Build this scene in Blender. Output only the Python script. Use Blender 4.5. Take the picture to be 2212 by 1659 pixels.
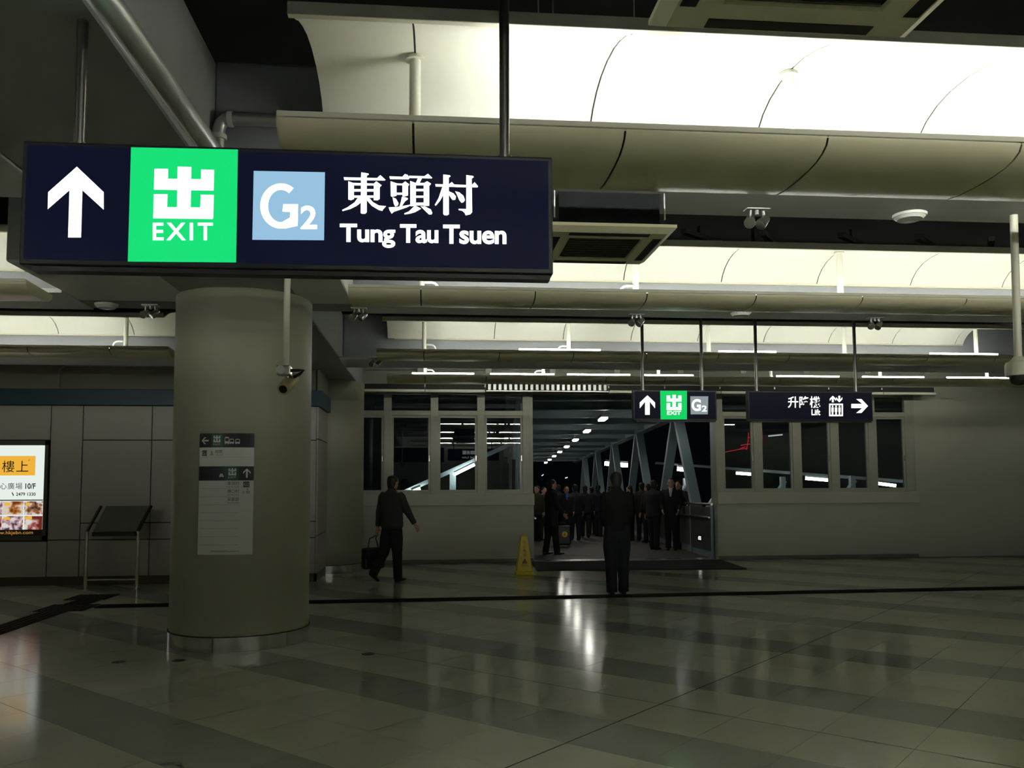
import bpy, bmesh, math, random
from mathutils import Vector, Matrix
random.seed(7)
S = bpy.context.scene
for o in list(bpy.data.objects): bpy.data.objects.remove(o)
COL = S.collection
pi = math.pi
# ------------------------------------------------------------------ camera, world, exposure
F, PX, PY, YAW, PIT, ROL, HC = 1831.6, 1097.9, 921.9, 0.0924, 0.0693, -0.0043, 1.55
_f = Vector((math.sin(YAW)*math.cos(PIT), math.cos(YAW)*math.cos(PIT), math.sin(PIT)))
_r0 = Vector((math.cos(YAW), -math.sin(YAW), 0)); _u0 = _r0.cross(_f)
_r = math.cos(ROL)*_r0 + math.sin(ROL)*_u0; _u = -math.sin(ROL)*_r0 + math.cos(ROL)*_u0
cam = bpy.data.cameras.new('camera'); camo = bpy.data.objects.new('camera', cam); COL.objects.link(camo)
cam.sensor_fit = 'HORIZONTAL'; cam.sensor_width = 36; cam.lens = F/2212*36
cam.shift_x = (1106-PX)/2212; cam.shift_y = (PY-829.5)/2212
cam.clip_start = .05; cam.clip_end = 500
camo.matrix_world = Matrix(((_r.x,_u.x,-_f.x,0),(_r.y,_u.y,-_f.y,0),(_r.z,_u.z,-_f.z,HC),(0,0,0,1)))
S.camera = camo
W = bpy.data.worlds.new('night'); S.world = W; W.use_nodes = True
W.node_tree.nodes['Background'].inputs[0].default_value = (.05,.07,.10,1)
W.node_tree.nodes['Background'].inputs[1].default_value = .012
S.view_settings.view_transform = 'Standard'; S.view_settings.look = 'None'
S.view_settings.exposure = 0.32; S.view_settings.gamma = 1.0
try: S.view_settings.use_curve_mapping = False
except Exception: pass
BRIDGE_LAMP = 22.0
C = S.cycles
C.max_bounces = 5; C.diffuse_bounces = 4; C.glossy_bounces = 3; C.transparent_max_bounces = 10; C.transmission_bounces = 2
C.caustics_reflective = False; C.caustics_refractive = False
C.use_light_tree = False
C.use_adaptive_sampling = True; C.adaptive_threshold = .05

def onplane(px, py, Y=None, Z=None):
    a, b = (px-PX)/F, (py-PY)/F
    d = _r*a - _u*b + _f
    t = Y/d.y if Y is not None else (Z-HC)/d.z
    return Vector((0,0,HC)) + d*t

# ------------------------------------------------------------------ materials
MATS = {}
def lin(c):
    c /= 255
    return c/12.92 if c <= .04045 else ((c+.055)/1.055)**2.4
def rgb(r,g,b): return (lin(r), lin(g), lin(b), 1)
def mat(name, col, rough=.5, metal=0, var=.08, scale=6, bump=0, bscale=40, spec=.5, coat=0):
    if name in MATS: return MATS[name]
    m = bpy.data.materials.new(name); m.use_nodes = True
    nt = m.node_tree; b = nt.nodes['Principled BSDF']
    b.inputs['Roughness'].default_value = rough; b.inputs['Metallic'].default_value = metal
    b.inputs['Specular IOR Level'].default_value = spec
    if coat: b.inputs['Coat Weight'].default_value = coat; b.inputs['Coat Roughness'].default_value = .05
    tc = nt.nodes.new('ShaderNodeTexCoord')
    if var:
        n = nt.nodes.new('ShaderNodeTexNoise'); n.inputs['Scale'].default_value = scale; n.inputs['Detail'].default_value = 1
        nt.links.new(tc.outputs['Object'], n.inputs['Vector'])
        mx = nt.nodes.new('ShaderNodeMix'); mx.data_type = 'RGBA'
        mx.inputs[6].default_value = [c*(1-var) for c in col[:3]]+[1]
        mx.inputs[7].default_value = [min(1,c*(1+var)) for c in col[:3]]+[1]
        nt.links.new(n.outputs['Fac'], mx.inputs[0]); nt.links.new(mx.outputs[2], b.inputs['Base Color'])
    else: b.inputs['Base Color'].default_value = col
    if bump:
        n2 = nt.nodes.new('ShaderNodeTexNoise'); n2.inputs['Scale'].default_value = bscale; n2.inputs['Detail'].default_value = 1
        nt.links.new(tc.outputs['Object'], n2.inputs['Vector'])
        bp = nt.nodes.new('ShaderNodeBump'); bp.inputs['Strength'].default_value = bump; bp.inputs['Distance'].default_value = .01
        nt.links.new(n2.outputs['Fac'], bp.inputs['Height']); nt.links.new(bp.outputs['Normal'], b.inputs['Normal'])
    MATS[name] = m; return m
def emit(name, col, st=1.0, sample=None):
    if name in MATS: return MATS[name]
    m = bpy.data.materials.new(name); m.use_nodes = True; nt = m.node_tree
    b = nt.nodes['Principled BSDF']; b.inputs['Base Color'].default_value = (0.004,0.004,0.004,1); b.inputs['Roughness'].default_value = .5; b.inputs['Specular IOR Level'].default_value = .12
    b.inputs['Emission Color'].default_value = col; b.inputs['Emission Strength'].default_value = st
    if st < 10:
        try: m.cycles.emission_sampling = 'NONE'
        except Exception: pass
    MATS[name] = m; return m
def glass(name, tint=(.85,.9,.9,1)):
    m = bpy.data.materials.new(name); m.use_nodes = True; nt = m.node_tree; nt.nodes.clear()
    out = nt.nodes.new('ShaderNodeOutputMaterial'); mx = nt.nodes.new('ShaderNodeMixShader')
    fr = nt.nodes.new('ShaderNodeFresnel'); fr.inputs[0].default_value = 1.62
    tr = nt.nodes.new('ShaderNodeBsdfTransparent'); tr.inputs[0].default_value = tint
    gl = nt.nodes.new('ShaderNodeBsdfGlossy'); gl.inputs['Roughness'].default_value = .004
    nt.links.new(fr.outputs[0], mx.inputs[0]); nt.links.new(tr.outputs[0], mx.inputs[1]); nt.links.new(gl.outputs[0], mx.inputs[2])
    nt.links.new(mx.outputs[0], out.inputs[0]); return m
GLASS = glass('window_glass')
def floor_mat(name, col, spk):
    m = bpy.data.materials.new(name); m.use_nodes = True; nt = m.node_tree; b = nt.nodes['Principled BSDF']
    geo = nt.nodes.new('ShaderNodeNewGeometry')
    n = nt.nodes.new('ShaderNodeTexNoise'); n.inputs['Scale'].default_value = 160; n.inputs['Detail'].default_value = 0
    n3 = nt.nodes.new('ShaderNodeTexNoise'); n3.inputs['Scale'].default_value = 1.6; n3.inputs['Detail'].default_value = 2
    for q in (n,n3): nt.links.new(geo.outputs['Position'], q.inputs['Vector'])
    mx = nt.nodes.new('ShaderNodeMix'); mx.data_type = 'RGBA'
    mx.inputs[6].default_value = [c*(1-spk) for c in col[:3]]+[1]; mx.inputs[7].default_value = [c*(1+spk) for c in col[:3]]+[1]
    nt.links.new(n.outputs['Fac'], mx.inputs[0]); 
    mx2 = nt.nodes.new('ShaderNodeMix'); mx2.data_type = 'RGBA'; mx2.blend_type = 'MULTIPLY'; mx2.inputs[0].default_value = .12
    nt.links.new(mx.outputs[2], mx2.inputs[6]); nt.links.new(n3.outputs['Fac'], mx2.inputs[7])
    oi = nt.nodes.new('ShaderNodeObjectInfo')
    mx3 = nt.nodes.new('ShaderNodeMix'); mx3.data_type = 'RGBA'; mx3.blend_type = 'MULTIPLY'; mx3.inputs[0].default_value = 1
    mr0 = nt.nodes.new('ShaderNodeMapRange'); mr0.inputs['To Min'].default_value = .94; mr0.inputs['To Max'].default_value = 1.05
    nt.links.new(oi.outputs['Random'], mr0.inputs['Value'])
    nt.links.new(mx2.outputs[2], mx3.inputs[6]); nt.links.new(mr0.outputs[0], mx3.inputs[7])
    nt.links.new(mx3.outputs[2], b.inputs['Base Color'])
    mr = nt.nodes.new('ShaderNodeMapRange'); mr.inputs['To Min'].default_value = .11; mr.inputs['To Max'].default_value = .15
    nt.links.new(n3.outputs['Fac'], mr.inputs['Value']); nt.links.new(mr.outputs[0], b.inputs['Roughness'])
    b.inputs['Specular IOR Level'].default_value = .5
    MATS[name] = m; return m
M_TL = floor_mat('tile_light', (.70,.71,.56,1), .08)
M_TD = floor_mat('tile_dark', (.43,.45,.375,1), .10)
M_GROUT = mat('grout', (.12,.12,.10,1), .7)
M_CONC = mat('painted_concrete', (.40,.41,.42,1), .75, var=.05, scale=2)
M_BEAM = mat('cross_beam_white', (.86,.87,.90,1), .6, var=.03, scale=2)
M_BEAMD = mat('cross_beam_dimmed', (.36,.37,.41,1), .6, var=.03, scale=2)  # darker copy for beam bodies, dims their lamp-lit faces in the colour
M_WALL = mat('wall_paint', (.44,.44,.355,1), .6, var=.05, scale=2)
M_COLM = mat('column_paint', (.34,.34,.245,1), .5, var=.06, scale=1.5)
M_SILL = mat('sill_paint', (.48,.48,.39,1), .5, var=.05)
M_FRAME = mat('window_frame', (.40,.40,.33,1), .4, var=.05)
M_VOID = mat('black_soffit', (.012,.012,.011,1), .9)
M_CREAM = mat('trough_cream', (.80,.75,.52,1), .32, var=.03, scale=1.5)
M_RAIL = mat('rail_cream', (.78,.75,.62,1), .4, var=.03)
M_WHITE = mat('reflector_white', (.86,.86,.80,1), .45, var=.015, scale=1)
M_SEAM = mat('joint_black', (.015,.014,.012,1), .8)
M_POST = mat('post_white', (.82,.82,.76,1), .35, var=.02)
M_STEEL = mat('brushed_steel', (.78,.75,.69,1), .26, metal=1, var=.12, scale=14)
M_POLE = mat('dark_steel', (.22,.21,.19,1), .3, metal=1, var=.1)
M_GALV = mat('galvanised', (.62,.62,.60,1), .35, metal=.8, var=.1)
M_BLACK = mat('black_plastic', (.012,.012,.014,1), .35, var=.1)
M_NAVYF = mat('sign_case', (.008,.009,.014,1), .4, var=.1)
M_TEAL = mat('teal_band', (.02,.075,.105,1), .4, var=.06)
M_PANEL = mat('wall_panel', (.40,.385,.335,1), .45, var=.04, scale=1.5)
M_SKIRT = mat('skirting', (.10,.085,.055,1), .35, metal=.5, var=.2)
M_MAT = mat('door_mat', (.010,.010,.010,1), .95, var=.3, scale=60, bump=.5, bscale=200)
M_TACT = mat('tactile_black', (.010,.010,.009,1), .8, var=.2, spec=.2)
M_ACW = mat('cassette_cream', (.90,.86,.60,1), .45, var=.03)
M_DARK = mat('dark_grille', (.02,.019,.015,1), .7)
M_DUCT = mat('duct_grey', (.010,.0115,.013,1), .8, var=.15, spec=.15)
M_TRUSS = mat('truss_blue_grey', (.36,.47,.52,1), .4, var=.1, scale=2)
M_DECK = mat('deck_blue', (.03,.05,.065,1), .5, var=.15, scale=2)
M_BFLOOR = mat('bridge_paving', (.10,.085,.07,1), .6, var=.15, scale=30, bump=.2)
M_PARA = mat('parapet_panel', (.10,.11,.105,1), .35, var=.25, scale=3)
E_WHITE = emit('sign_white', (1,1,1,1), 1.6)
E_GREEN = emit('sign_green', rgb(18,222,118), .82)
E_BLUE = emit('sign_blue', rgb(150,194,224), .8)
E_NAVY = emit('sign_navy', rgb(5,8,29), 1.0)
E_GREY = emit('sign_grey', rgb(120,140,150), 1.0)

# ------------------------------------------------------------------ mesh helpers
class MB:
    def __init__(s): s.v=[]; s.f=[]
    def add(s, vs, fs):
        n=len(s.v); s.v += [tuple(v) for v in vs]; s.f += [tuple(i+n for i in f) for f in fs]; return s
    def box(s,x0,x1,y0,y1,z0,z1):
        vs=[(x,y,z) for z in (z0,z1) for y in (y0,y1) for x in (x0,x1)]
        return s.add(vs,[(0,2,3,1),(4,5,7,6),(0,1,5,4),(2,6,7,3),(0,4,6,2),(1,3,7,5)])
    def obox(s,c,ax,ay,az,hx,hy,hz):     # oriented box
        c=Vector(c);ax,ay,az=[Vector(a).normalized() for a in (ax,ay,az)]
        vs=[c+ax*hx*i+ay*hy*j+az*hz*k for k in(-1,1) for j in(-1,1) for i in(-1,1)]
        return s.add(vs,[(0,2,3,1),(4,5,7,6),(0,1,5,4),(2,6,7,3),(0,4,6,2),(1,3,7,5)])
    def bar(s,p,q,w,h,up=(0,0,1)):
        p,q=Vector(p),Vector(q);d=(q-p);L=d.length;d.normalize()
        up=Vector(up); sd=d.cross(up)
        if sd.length<1e-4: sd=d.cross(Vector((0,1,0)))
        sd.normalize(); u=sd.cross(d)
        return s.obox((p+q)/2,d,sd,u,L/2,w/2,h/2)
    def cyl(s,p,q,r,r2=None,seg=16):
        r2=r if r2 is None else r2
        return s.tube([p,q],[r,r2],seg)
    def tube(s,pts,rs,seg=12,ref=None):
        pts=[Vector(p) for p in pts]; n=len(pts); vs=[]
        prev=None
        for i,p in enumerate(pts):
            t=(pts[min(i+1,n-1)]-pts[max(i-1,0)]).normalized()
            a=Vector(ref) if ref else (prev if prev else (Vector((1,0,0)) if abs(t.x)<.8 else Vector((0,1,0))))
            a=(a-t*a.dot(t)).normalized(); prev=a; b=t.cross(a)
            r=rs[i] if isinstance(rs,(list,tuple)) else rs
            ra,rb=r if isinstance(r,(list,tuple)) else (r,r)
            for k in range(seg):
                w=2*pi*k/seg; vs.append(p+a*math.cos(w)*ra+b*math.sin(w)*rb)
        fs=[(i*seg+k,i*seg+(k+1)%seg,(i+1)*seg+(k+1)%seg,(i+1)*seg+k) for i in range(n-1) for k in range(seg)]
        fs.append(tuple(reversed(range(seg)))); fs.append(tuple((n-1)*seg+k for k in range(seg)))
        return s.add(vs,fs)
    def ext(s,prof,x0,x1,closed=True):   # (y,z) profile extruded along X
        n=len(prof); vs=[(x0,y,z) for y,z in prof]+[(x1,y,z) for y,z in prof]
        fs=[(i,(i+1)%n,n+(i+1)%n,n+i) for i in range(n if closed else n-1)]
        if closed: fs+= [tuple(reversed(range(n))), tuple(range(n,2*n))]
        return s.add(vs,fs)
    def poly(s,pts,d):                   # planar polygon pts (3D) extruded by vector d
        n=len(pts); pts=[Vector(p) for p in pts]; d=Vector(d)
        vs=pts+[p+d for p in pts]
        return s.add(vs,[tuple(reversed(range(n))),tuple(range(n,2*n))]+[(i,(i+1)%n,n+(i+1)%n,n+i) for i in range(n)])
    def lathe(s,c,prof,seg=32,a0=0,a1=2*pi):
        full=abs(a1-a0-2*pi)<1e-6; m=seg if full else seg+1; n=len(prof); vs=[]
        for k in range(m):
            w=a0+(a1-a0)*k/seg
            for r,z in prof: vs.append((c[0]+r*math.cos(w),c[1]+r*math.sin(w),c[2]+z))
        fs=[]
        for k in range(seg):
            k2=(k+1)%m
            for i in range(n-1): fs.append((k*n+i,k2*n+i,k2*n+i+1,k*n+i+1))
        return s.add(vs,fs)
    def mesh(s,name,material,smooth=False,fix=True):
        me=bpy.data.meshes.new(name); me.from_pydata(s.v,[],s.f); me.update()
        if fix:
            bm=bmesh.new(); bm.from_mesh(me); bmesh.ops.recalc_face_normals(bm,faces=bm.faces); bm.to_mesh(me); bm.free()
        me.materials.append(material)
        if smooth:
            me.polygons.foreach_set('use_smooth',[True]*len(me.polygons))
            try: me.set_sharp_from_angle(angle=math.radians(40))
            except Exception: pass
        return me
    def build(s,name,material,parent=None,smooth=False,bevel=0,fix=True):
        o=bpy.data.objects.new(name,s.mesh(name,material,smooth,fix)); COL.objects.link(o)
        if parent: o.parent=parent; o.matrix_parent_inverse=parent.matrix_world.inverted() if False else Matrix.Translation(-Vector(parent.location))
        if bevel:
            b=o.modifiers.new('b','BEVEL'); b.width=bevel; b.segments=2; b.limit_method='ANGLE'
        return o
def empty(name,loc=(0,0,0)):
    o=bpy.data.objects.new(name,None); COL.objects.link(o); o.location=loc; o.empty_display_size=.1; return o
def tag(o,label=None,cat=None,group=None,kind=None):
    if label: o['label']=label
    if cat: o['category']=cat
    if group: o['group']=group
    if kind: o['kind']=kind
    return o
def struct(o): o['kind']='structure'; return o
def text_geo(body,size=1.0,offset=0,spacing=1.0):
    c=bpy.data.curves.new('lettering','FONT'); c.body=body; c.size=size; c.offset=offset; c.space_character=spacing
    c.resolution_u=4
    o=bpy.data.objects.new('lettering',c); COL.objects.link(o)
    dg=bpy.context.evaluated_depsgraph_get(); me=bpy.data.meshes.new_from_object(o.evaluated_get(dg))
    vs=[v.co.copy() for v in me.vertices]; fs=[tuple(p.vertices) for p in me.polygons]
    bpy.data.objects.remove(o); bpy.data.curves.remove(c); bpy.data.meshes.remove(me)
    return vs,fs
def text_fit(body,x0,x1,z0,z1,fn,offset=0.0,spacing=1.0):
    """lettering stretched into the rectangle x0..x1, z0..z1 of a plane; fn maps (x,z) to 3D"""
    vs,fs=text_geo(body,1.0,offset,spacing)
    a=min(v.x for v in vs);b=max(v.x for v in vs);c=min(v.y for v in vs);d=max(v.y for v in vs)
    mb=MB(); mb.add([fn(x0+(v.x-a)/(b-a)*(x1-x0), z0+(v.y-c)/(d-c)*(z1-z0)) for v in vs],fs); return mb
def flat(plist,fn):
    mb=MB()
    for p in plist: mb.add([fn(*q) for q in p],[tuple(range(len(p)))])
    return mb
def rect(x0,z0,x1,z1): return [(x0,z0),(x1,z0),(x1,z1),(x0,z1)]
def arrow(cx,cz,h,w,t,dr='up'):
    """solid arrow polygons centred at cx,cz in unit plane"""
    p=[(0,h/2),(w/2,h/2-w*.47),(w/2,h/2-w*.47-t*1.25),(t/2,h/2-t*1.35),(t/2,-h/2),(-t/2,-h/2),(-t/2,h/2-t*1.35),(-w/2,h/2-w*.47-t*1.25),(-w/2,h/2-w*.47)]
    rot={'up':lambda x,z:(x,z),'down':lambda x,z:(-x,-z),'left':lambda x,z:(-z,x),'right':lambda x,z:(z,-x)}[dr]
    return [[(cx+rot(x,z)[0],cz+rot(x,z)[1]) for x,z in p]]
def exit_glyph(x0,z0,x1,z1):
    """the blocky exit character as bars in the box"""
    w=x1-x0;h=z1-z0
    R=lambda a,b,c,d: rect(x0+a*w,z0+b*h,x0+c*w,z0+d*h)
    return [R(.39,.1,.62,1),R(.0,.56,1,.76),R(0,.7,.24,.955),R(.78,.7,1,.955),R(0,0,1,.2),R(0,.1,.24,.46),R(.78,.1,1,.46)]

# ------------------------------------------------------------------ floor
SOF=3.48; YW=17.3
TH=.7735; ct,st=math.cos(TH),math.sin(TH)
TU,TV=.5575,.5795; U0=-3.03; V0=4.28
floor=MB().box(-9,13,-7,YW+.3,-.2,-.004).build('floor',M_GROUT); struct(floor)
def tilemesh(m):
    g=.0016
    p=[(u,v) for u,v in ((g,g),(TU-g,g),(TU-g,TV-g),(g,TV-g))]
    mb=MB(); mb.add([(u*ct+v*st,-u*st+v*ct,0) for u,v in p]+[(u*ct+v*st,-u*st+v*ct,-.004) for u,v in p],
        [(3,2,1,0),(0,1,5,4),(1,2,6,5),(2,3,7,6),(3,0,4,7)])
    return mb
tl_mesh=tilemesh(0).mesh('tile',M_TL); td_mesh=tilemesh(0).mesh('tile',M_TD)
cands=[]
def inframe(p):
    q=Vector(p)-Vector((0,0,HC)); z=q.dot(_f)
    if z<.3: return None
    x=PX+F*q.dot(_r)/z; y=PY-F*q.dot(_u)/z
    return (x,y,z)
far=[MB(),MB()]
for i in range(-45,60):
    for j in range(-30,45):
        u=U0+i*TU; v=V0+j*TV
        cx=(u+TU/2)*ct+(v+TV/2)*st; cy=-(u+TU/2)*st+(v+TV/2)*ct
        if not(-8.5<cx<12.5 and -6.5<cy<YW-.25): continue
        x=u*ct+v*st; y=-u*st+v*ct
        dark=(j%3==0)
        s=inframe((cx,cy,0))
        vis=s and -60<s[0]<2270 and s[1]<1720
        cands.append((s[2] if vis else 999,x,y,dark))
cands.sort()
for n,(d,x,y,dark) in enumerate(cands):
    if n<300 and d<900:
        o=bpy.data.objects.new('tile',td_mesh if dark else tl_mesh); COL.objects.link(o); o.location=(x,y,0); o.parent=floor
    else:
        src=td_mesh if dark else tl_mesh
        far[int(dark)].add([(a.co.x+x,a.co.y+y,a.co.z) for a in src.vertices],[tuple(p.vertices) for p in src.polygons])
for k,nm in ((0,'light_tiles'),(1,'dark_tiles')):
    o=far[k].build(nm,(M_TL,M_TD)[k],floor,fix=False); o['kind']='stuff'
# movement joints between the tile fields
def uvp(u,v,z): return (u*ct+v*st,-u*st+v*ct,z)
for (a,b,w) in (((U0,-2),(U0,17.2),.010),((-10,V0+2*TV),(3,V0+2*TV),.007)):
    mb=MB()
    if a[0]==b[0]: q=[uvp(a[0]-w/2,a[1],.0008),uvp(a[0]+w/2,a[1],.0008),uvp(a[0]+w/2,b[1],.0008),uvp(a[0]-w/2,b[1],.0008)]
    else: q=[uvp(a[0],a[1]-w/2,.0008),uvp(b[0],a[1]-w/2,.0008),uvp(b[0],a[1]+w/2,.0008),uvp(a[0],a[1]+w/2,.0008)]
    mb.add(q,[(0,1,2,3)]); mb.build('joint',M_SEAM,floor)

# tactile guide strips
def tactile(name,p,q,w,label,ribs=4):
    p=Vector(p);q=Vector(q);d=(q-p).normalized();s=Vector((d.y,-d.x,0))
    e=empty(name,(p+q)/2)
    mb=MB().bar(p+Vector((0,0,.004)),q+Vector((0,0,.004)),w,.007); mb.build('base_strip',M_TACT,e)
    for k in range(ribs):
        off=(k-(ribs-1)/2)*w/ribs*.92
        MB().bar(p+s*off+Vector((0,0,.010)),q+s*off+Vector((0,0,.010)),w/ribs*.45,.006).build('rib',M_TACT,e)
    return tag(e,label,'tactile strip')
tactile('tactile_strip',(-4.3,11.63,0),(10.6,12.02,0),.30,'long black ribbed tactile strip crossing the floor in front of the doorway')
tactile('tactile_strip',(-4.68,3.5,0),(-4.68,11.25,0),.32,'black ribbed tactile strip running up to the panelled wall side')
tactile('tactile_strip',(-4.68,11.85,0),(-4.68,12.35,0),.32,'short black tactile strip between the two warning tile squares')
def warn_tile(x,y,w,label):
    e=empty('warning_tile',(x,y,0)); MB().box(x-w/2,x+w/2,y-w/2,y+w/2,.0005,.007).build('base_plate',M_TACT,e)
    mb=MB(); n=8
    for i in range(n):
        for j in range(n):
            a=x-w/2+(i+.5)*w/n;b=y-w/2+(j+.5)*w/n; mb.cyl((a,b,.006),(a,b,.012),.016,.011,8)
    mb.build('studs',M_TACT,e)['kind']='stuff'; tag(e,label,'tactile tile')
warn_tile(-4.65,11.55,.6,'black studded warning tile where the tactile strips meet')
warn_tile(-4.75,12.62,.56,'black studded warning tile in front of the information stand')
# dark oval floor marks beside the column
for k,(px,py) in enumerate(((256,1430),(386,1427),(795,1413))):
    p=onplane(px,py,Z=0); mb=MB(); mb.lathe((p.x,p.y,0),[(.0001,.003),(.055,.003),(.06,.0008)],20)
    tag(mb.build('floor_socket',mat('socket_cover',(.05,.05,.045,1),.5,metal=.4)),['small dark round floor socket cover left of the column base','small dark round floor socket cover right in front of the column base','small dark round floor socket cover right of the column on a joint line'][k],'socket cover')

# ------------------------------------------------------------------ ceiling, beams, columns
struct(MB().box(-9,13,-7,YW+.3,5.3,5.5).build('ceiling',M_VOID))
def beam(x0,x1,y0,y1,z0=SOF,z1=4.25,name='ceiling_beam',m=None): return struct(MB().box(x0,x1,y0,y1,z0,z1).build(name,m or M_BEAMD,bevel=.02))
BY0,BY1=-2.48,-1.36
beam(BY0,BY1,-7,YW,m=M_CONC)
beam(-9,BY0,5.36,5.76); beam(BY1,13,5.36,5.76)
beam(-9,BY0,9.04,9.42); beam(BY1,13,9.04,9.42)
beam(-9,BY0,13.32,13.78); beam(BY1,13,13.32,13.78)
beam(-3.62,BY0,7.5,9.04,m=M_BEAM); beam(BY1,-.82,7.5,9.04,m=M_BEAM)
def soffit(x0,x1,y0,y1): return struct(MB().box(x0,x1,y0,y1,SOF-.012,SOF+.03).build('ceiling_soffit',M_BEAM))
for a,b in ((4.93,5.77),(8.62,9.43),(12.87,13.79)):
    soffit(-9,BY0 if a!=8.62 else -3.62,a,b); soffit(BY1 if a!=8.62 else -.82,13,a,b)
beam(-9,BY0,1.5,1.9); beam(BY1,13,1.5,1.9)
# black upper framing (roof trusses over the beams)
def haunch():
    struct(MB().box(-9,13,16.6,YW,4.35,5.3).build('wall_upper',M_VOID))
haunch()
for k in range(13):
    x=.9+k*.83
    e=MB().bar((x,8.25,4.12),(x+(.75 if k%3 else .5),9.02,4.20),.06,.05)
    tag(e.build('roof_strut',mat('strut_steel',(.45,.44,.40,1),.5,metal=.2)),'dark diagonal steel strut in the ceiling void above the second light row','strut','struts in the ceiling void')
BASE_STEEL=mat('base_steel',(.80,.77,.70,1),.20,metal=.85,var=.55,scale=7)
_nt=BASE_STEEL.node_tree; _mp=_nt.nodes.new('ShaderNodeMapping'); _mp.inputs['Scale'].default_value=(1,1,.02)  # stretched noise paints vertical streak reflections into the steel colour
_tc=[n for n in _nt.nodes if n.type=='TEX_COORD'][0]; _no=[n for n in _nt.nodes if n.type=='TEX_NOISE'][0]
_nt.links.new(_tc.outputs['Object'],_mp.inputs['Vector']); _nt.links.new(_mp.outputs['Vector'],_no.inputs['Vector'])
def column(cx,cy,r,label=None):
    e=empty('column',(cx,cy,0)); struct(e)
    MB().lathe((cx,cy,0),[(r,.125),(r,SOF)],72).build('shaft',M_COLM,e,smooth=True)
    for k in range(6):
        a0=2*pi*k/6-1.72-pi/6*0; a1=a0+2*pi/6-.006
        MB().lathe((cx,cy,0),[(r-.02,0.001),(r+.012,0.001),(r+.012,.135),(r-.02,.135)],12,a0,a1).build('base_plate',BASE_STEEL,e,smooth=True)
    MB().lathe((cx,cy,0),[(r,.135),(r+.013,.136),(r+.013,.142),(r,.143)],64).build('shadow_ring',M_SEAM,e,smooth=True)  # dark ring paints the shadow line along the top of the base plates
    MB().lathe((cx,cy,0),[(r+.004,.0),(r+.004,.13)],48).build('base_core',M_SEAM,e,smooth=True)
    return e
CX,CY,CR=-1.92,8.97,.68
column(CX,CY,CR); column(-1.92,16.12,.68)

# ------------------------------------------------------------------ end wall with windows and doorway
Z0,Z1,ZS=1.39,3.45,1.15
DX0,DX1=2.11,5.98
wb=MB()
wb.box(-2.6,DX0,YW,YW+.22,0,ZS); wb.box(DX1,10.36,YW,YW+.22,0,ZS)
wb.box(-2.6,13,YW,YW+.22,Z1,4.4); wb.box(10.36,13,YW,YW+.22,0,Z1); wb.box(-9,-2.6,YW,YW+.22,0,4.4)
struct(wb.build('wall_back',M_WALL))
struct(MB().box(-2.6,DX0+.02,YW-.05,YW+.22,ZS+.0,Z0).build('trim_1',M_SILL,bevel=.008))
struct(MB().box(DX1-.0,10.40,YW-.05,YW+.22,ZS+.0,Z0).build('trim_2',M_SILL,bevel=.008))
struct(MB().box(-2.6,DX0,YW-.012,YW,0.0,.07).build('baseboard_left',mat('dark_base',(.16,.16,.13,1),.5)))
struct(MB().box(DX1,10.36,YW-.012,YW,0.0,.07).build('baseboard_right',MATS['dark_base']))
struct(MB().box(-9.1,-9,-7,YW,0,4.4).build('wall_left',M_WALL)); struct(MB().box(13,13.1,-7,YW,0,4.4).build('wall_right',M_WALL))
struct(MB().box(-9,13,-7.1,-7,0,4.4).build('wall_front',mat('wall_white',(.75,.75,.70,1),.6)))
def window(name,mull,left_edge,right_edge):
    e=empty(name,((left_edge+right_edge)/2,YW,Z0)); struct(e)
    y0,y1=YW+.01,YW+.10; hw=.078
    for m in mull: MB().box(m-hw,m+hw,y0,y1,Z0,Z1).build('mullion',M_FRAME,e,bevel=.006)
    xs=sorted(mull); edges=[]
    if left_edge<xs[0]-.2: edges.append((left_edge,xs[0]-hw))
    for a,b in zip(xs,xs[1:]): edges.append((a+hw,b-hw))
    if right_edge>xs[-1]+.2: edges.append((xs[-1]+hw,right_edge))
    for a,b in edges:
        MB().box(a,b,y0+.005,y1,2.985,3.085).build('transom',M_FRAME,e,bevel=.005)
        MB().box(a,b,y0+.005,y1,Z0,Z0+.035).build('bottom_bar',M_FRAME,e); MB().box(a,b,y0+.005,y1,Z1-.03,Z1).build('top_bar',M_FRAME,e)
        sf=MB(); t=.045; zz0,zz1=Z0+.035,2.985
        for q in ((a,a+t,zz0,zz1),(b-t,b,zz0,zz1),(a+t,b-t,zz0,zz0+t),(a+t,b-t,zz1-t,zz1)): sf.box(q[0],q[1],y0+.03,y1-.01,q[2],q[3])
        sash=sf.build('sash',M_FRAME,e)
        MB().box(b-.035,b-.015,y0+.01,y0+.035,2.05,2.17).build('handle',M_STEEL,sash)
        MB().box(a+t,b-t,y0+.055,y0+.063,zz0+t,zz1-t).build('pane',GLASS,e)
        MB().box(a,b,y0+.055,y0+.063,3.085,Z1-.03).build('pane',GLASS,e)
    return e
window('window_1',[-.855,.092,1.045,1.98],-2.0,2.05)
window('window_2',[6.06,6.88,7.735,8.567,9.416,10.24],6.06,10.24)
struct(MB().box(10.318,10.36,YW+.01,YW+.12,Z0,Z1).build('trim_3',M_FRAME))
struct(MB().box(DX0-.06,DX0,YW+.0,YW+.22,Z0,Z1).build('trim_4',M_FRAME)); struct(MB().box(DX1,DX1+.05,YW,YW+.22,Z0,Z1).build('trim_5',M_FRAME))
struct(MB().box(DX0,DX1,YW-.10,YW+.25,0.0,.02).build('threshold',M_STEEL,bevel=.004))
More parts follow.
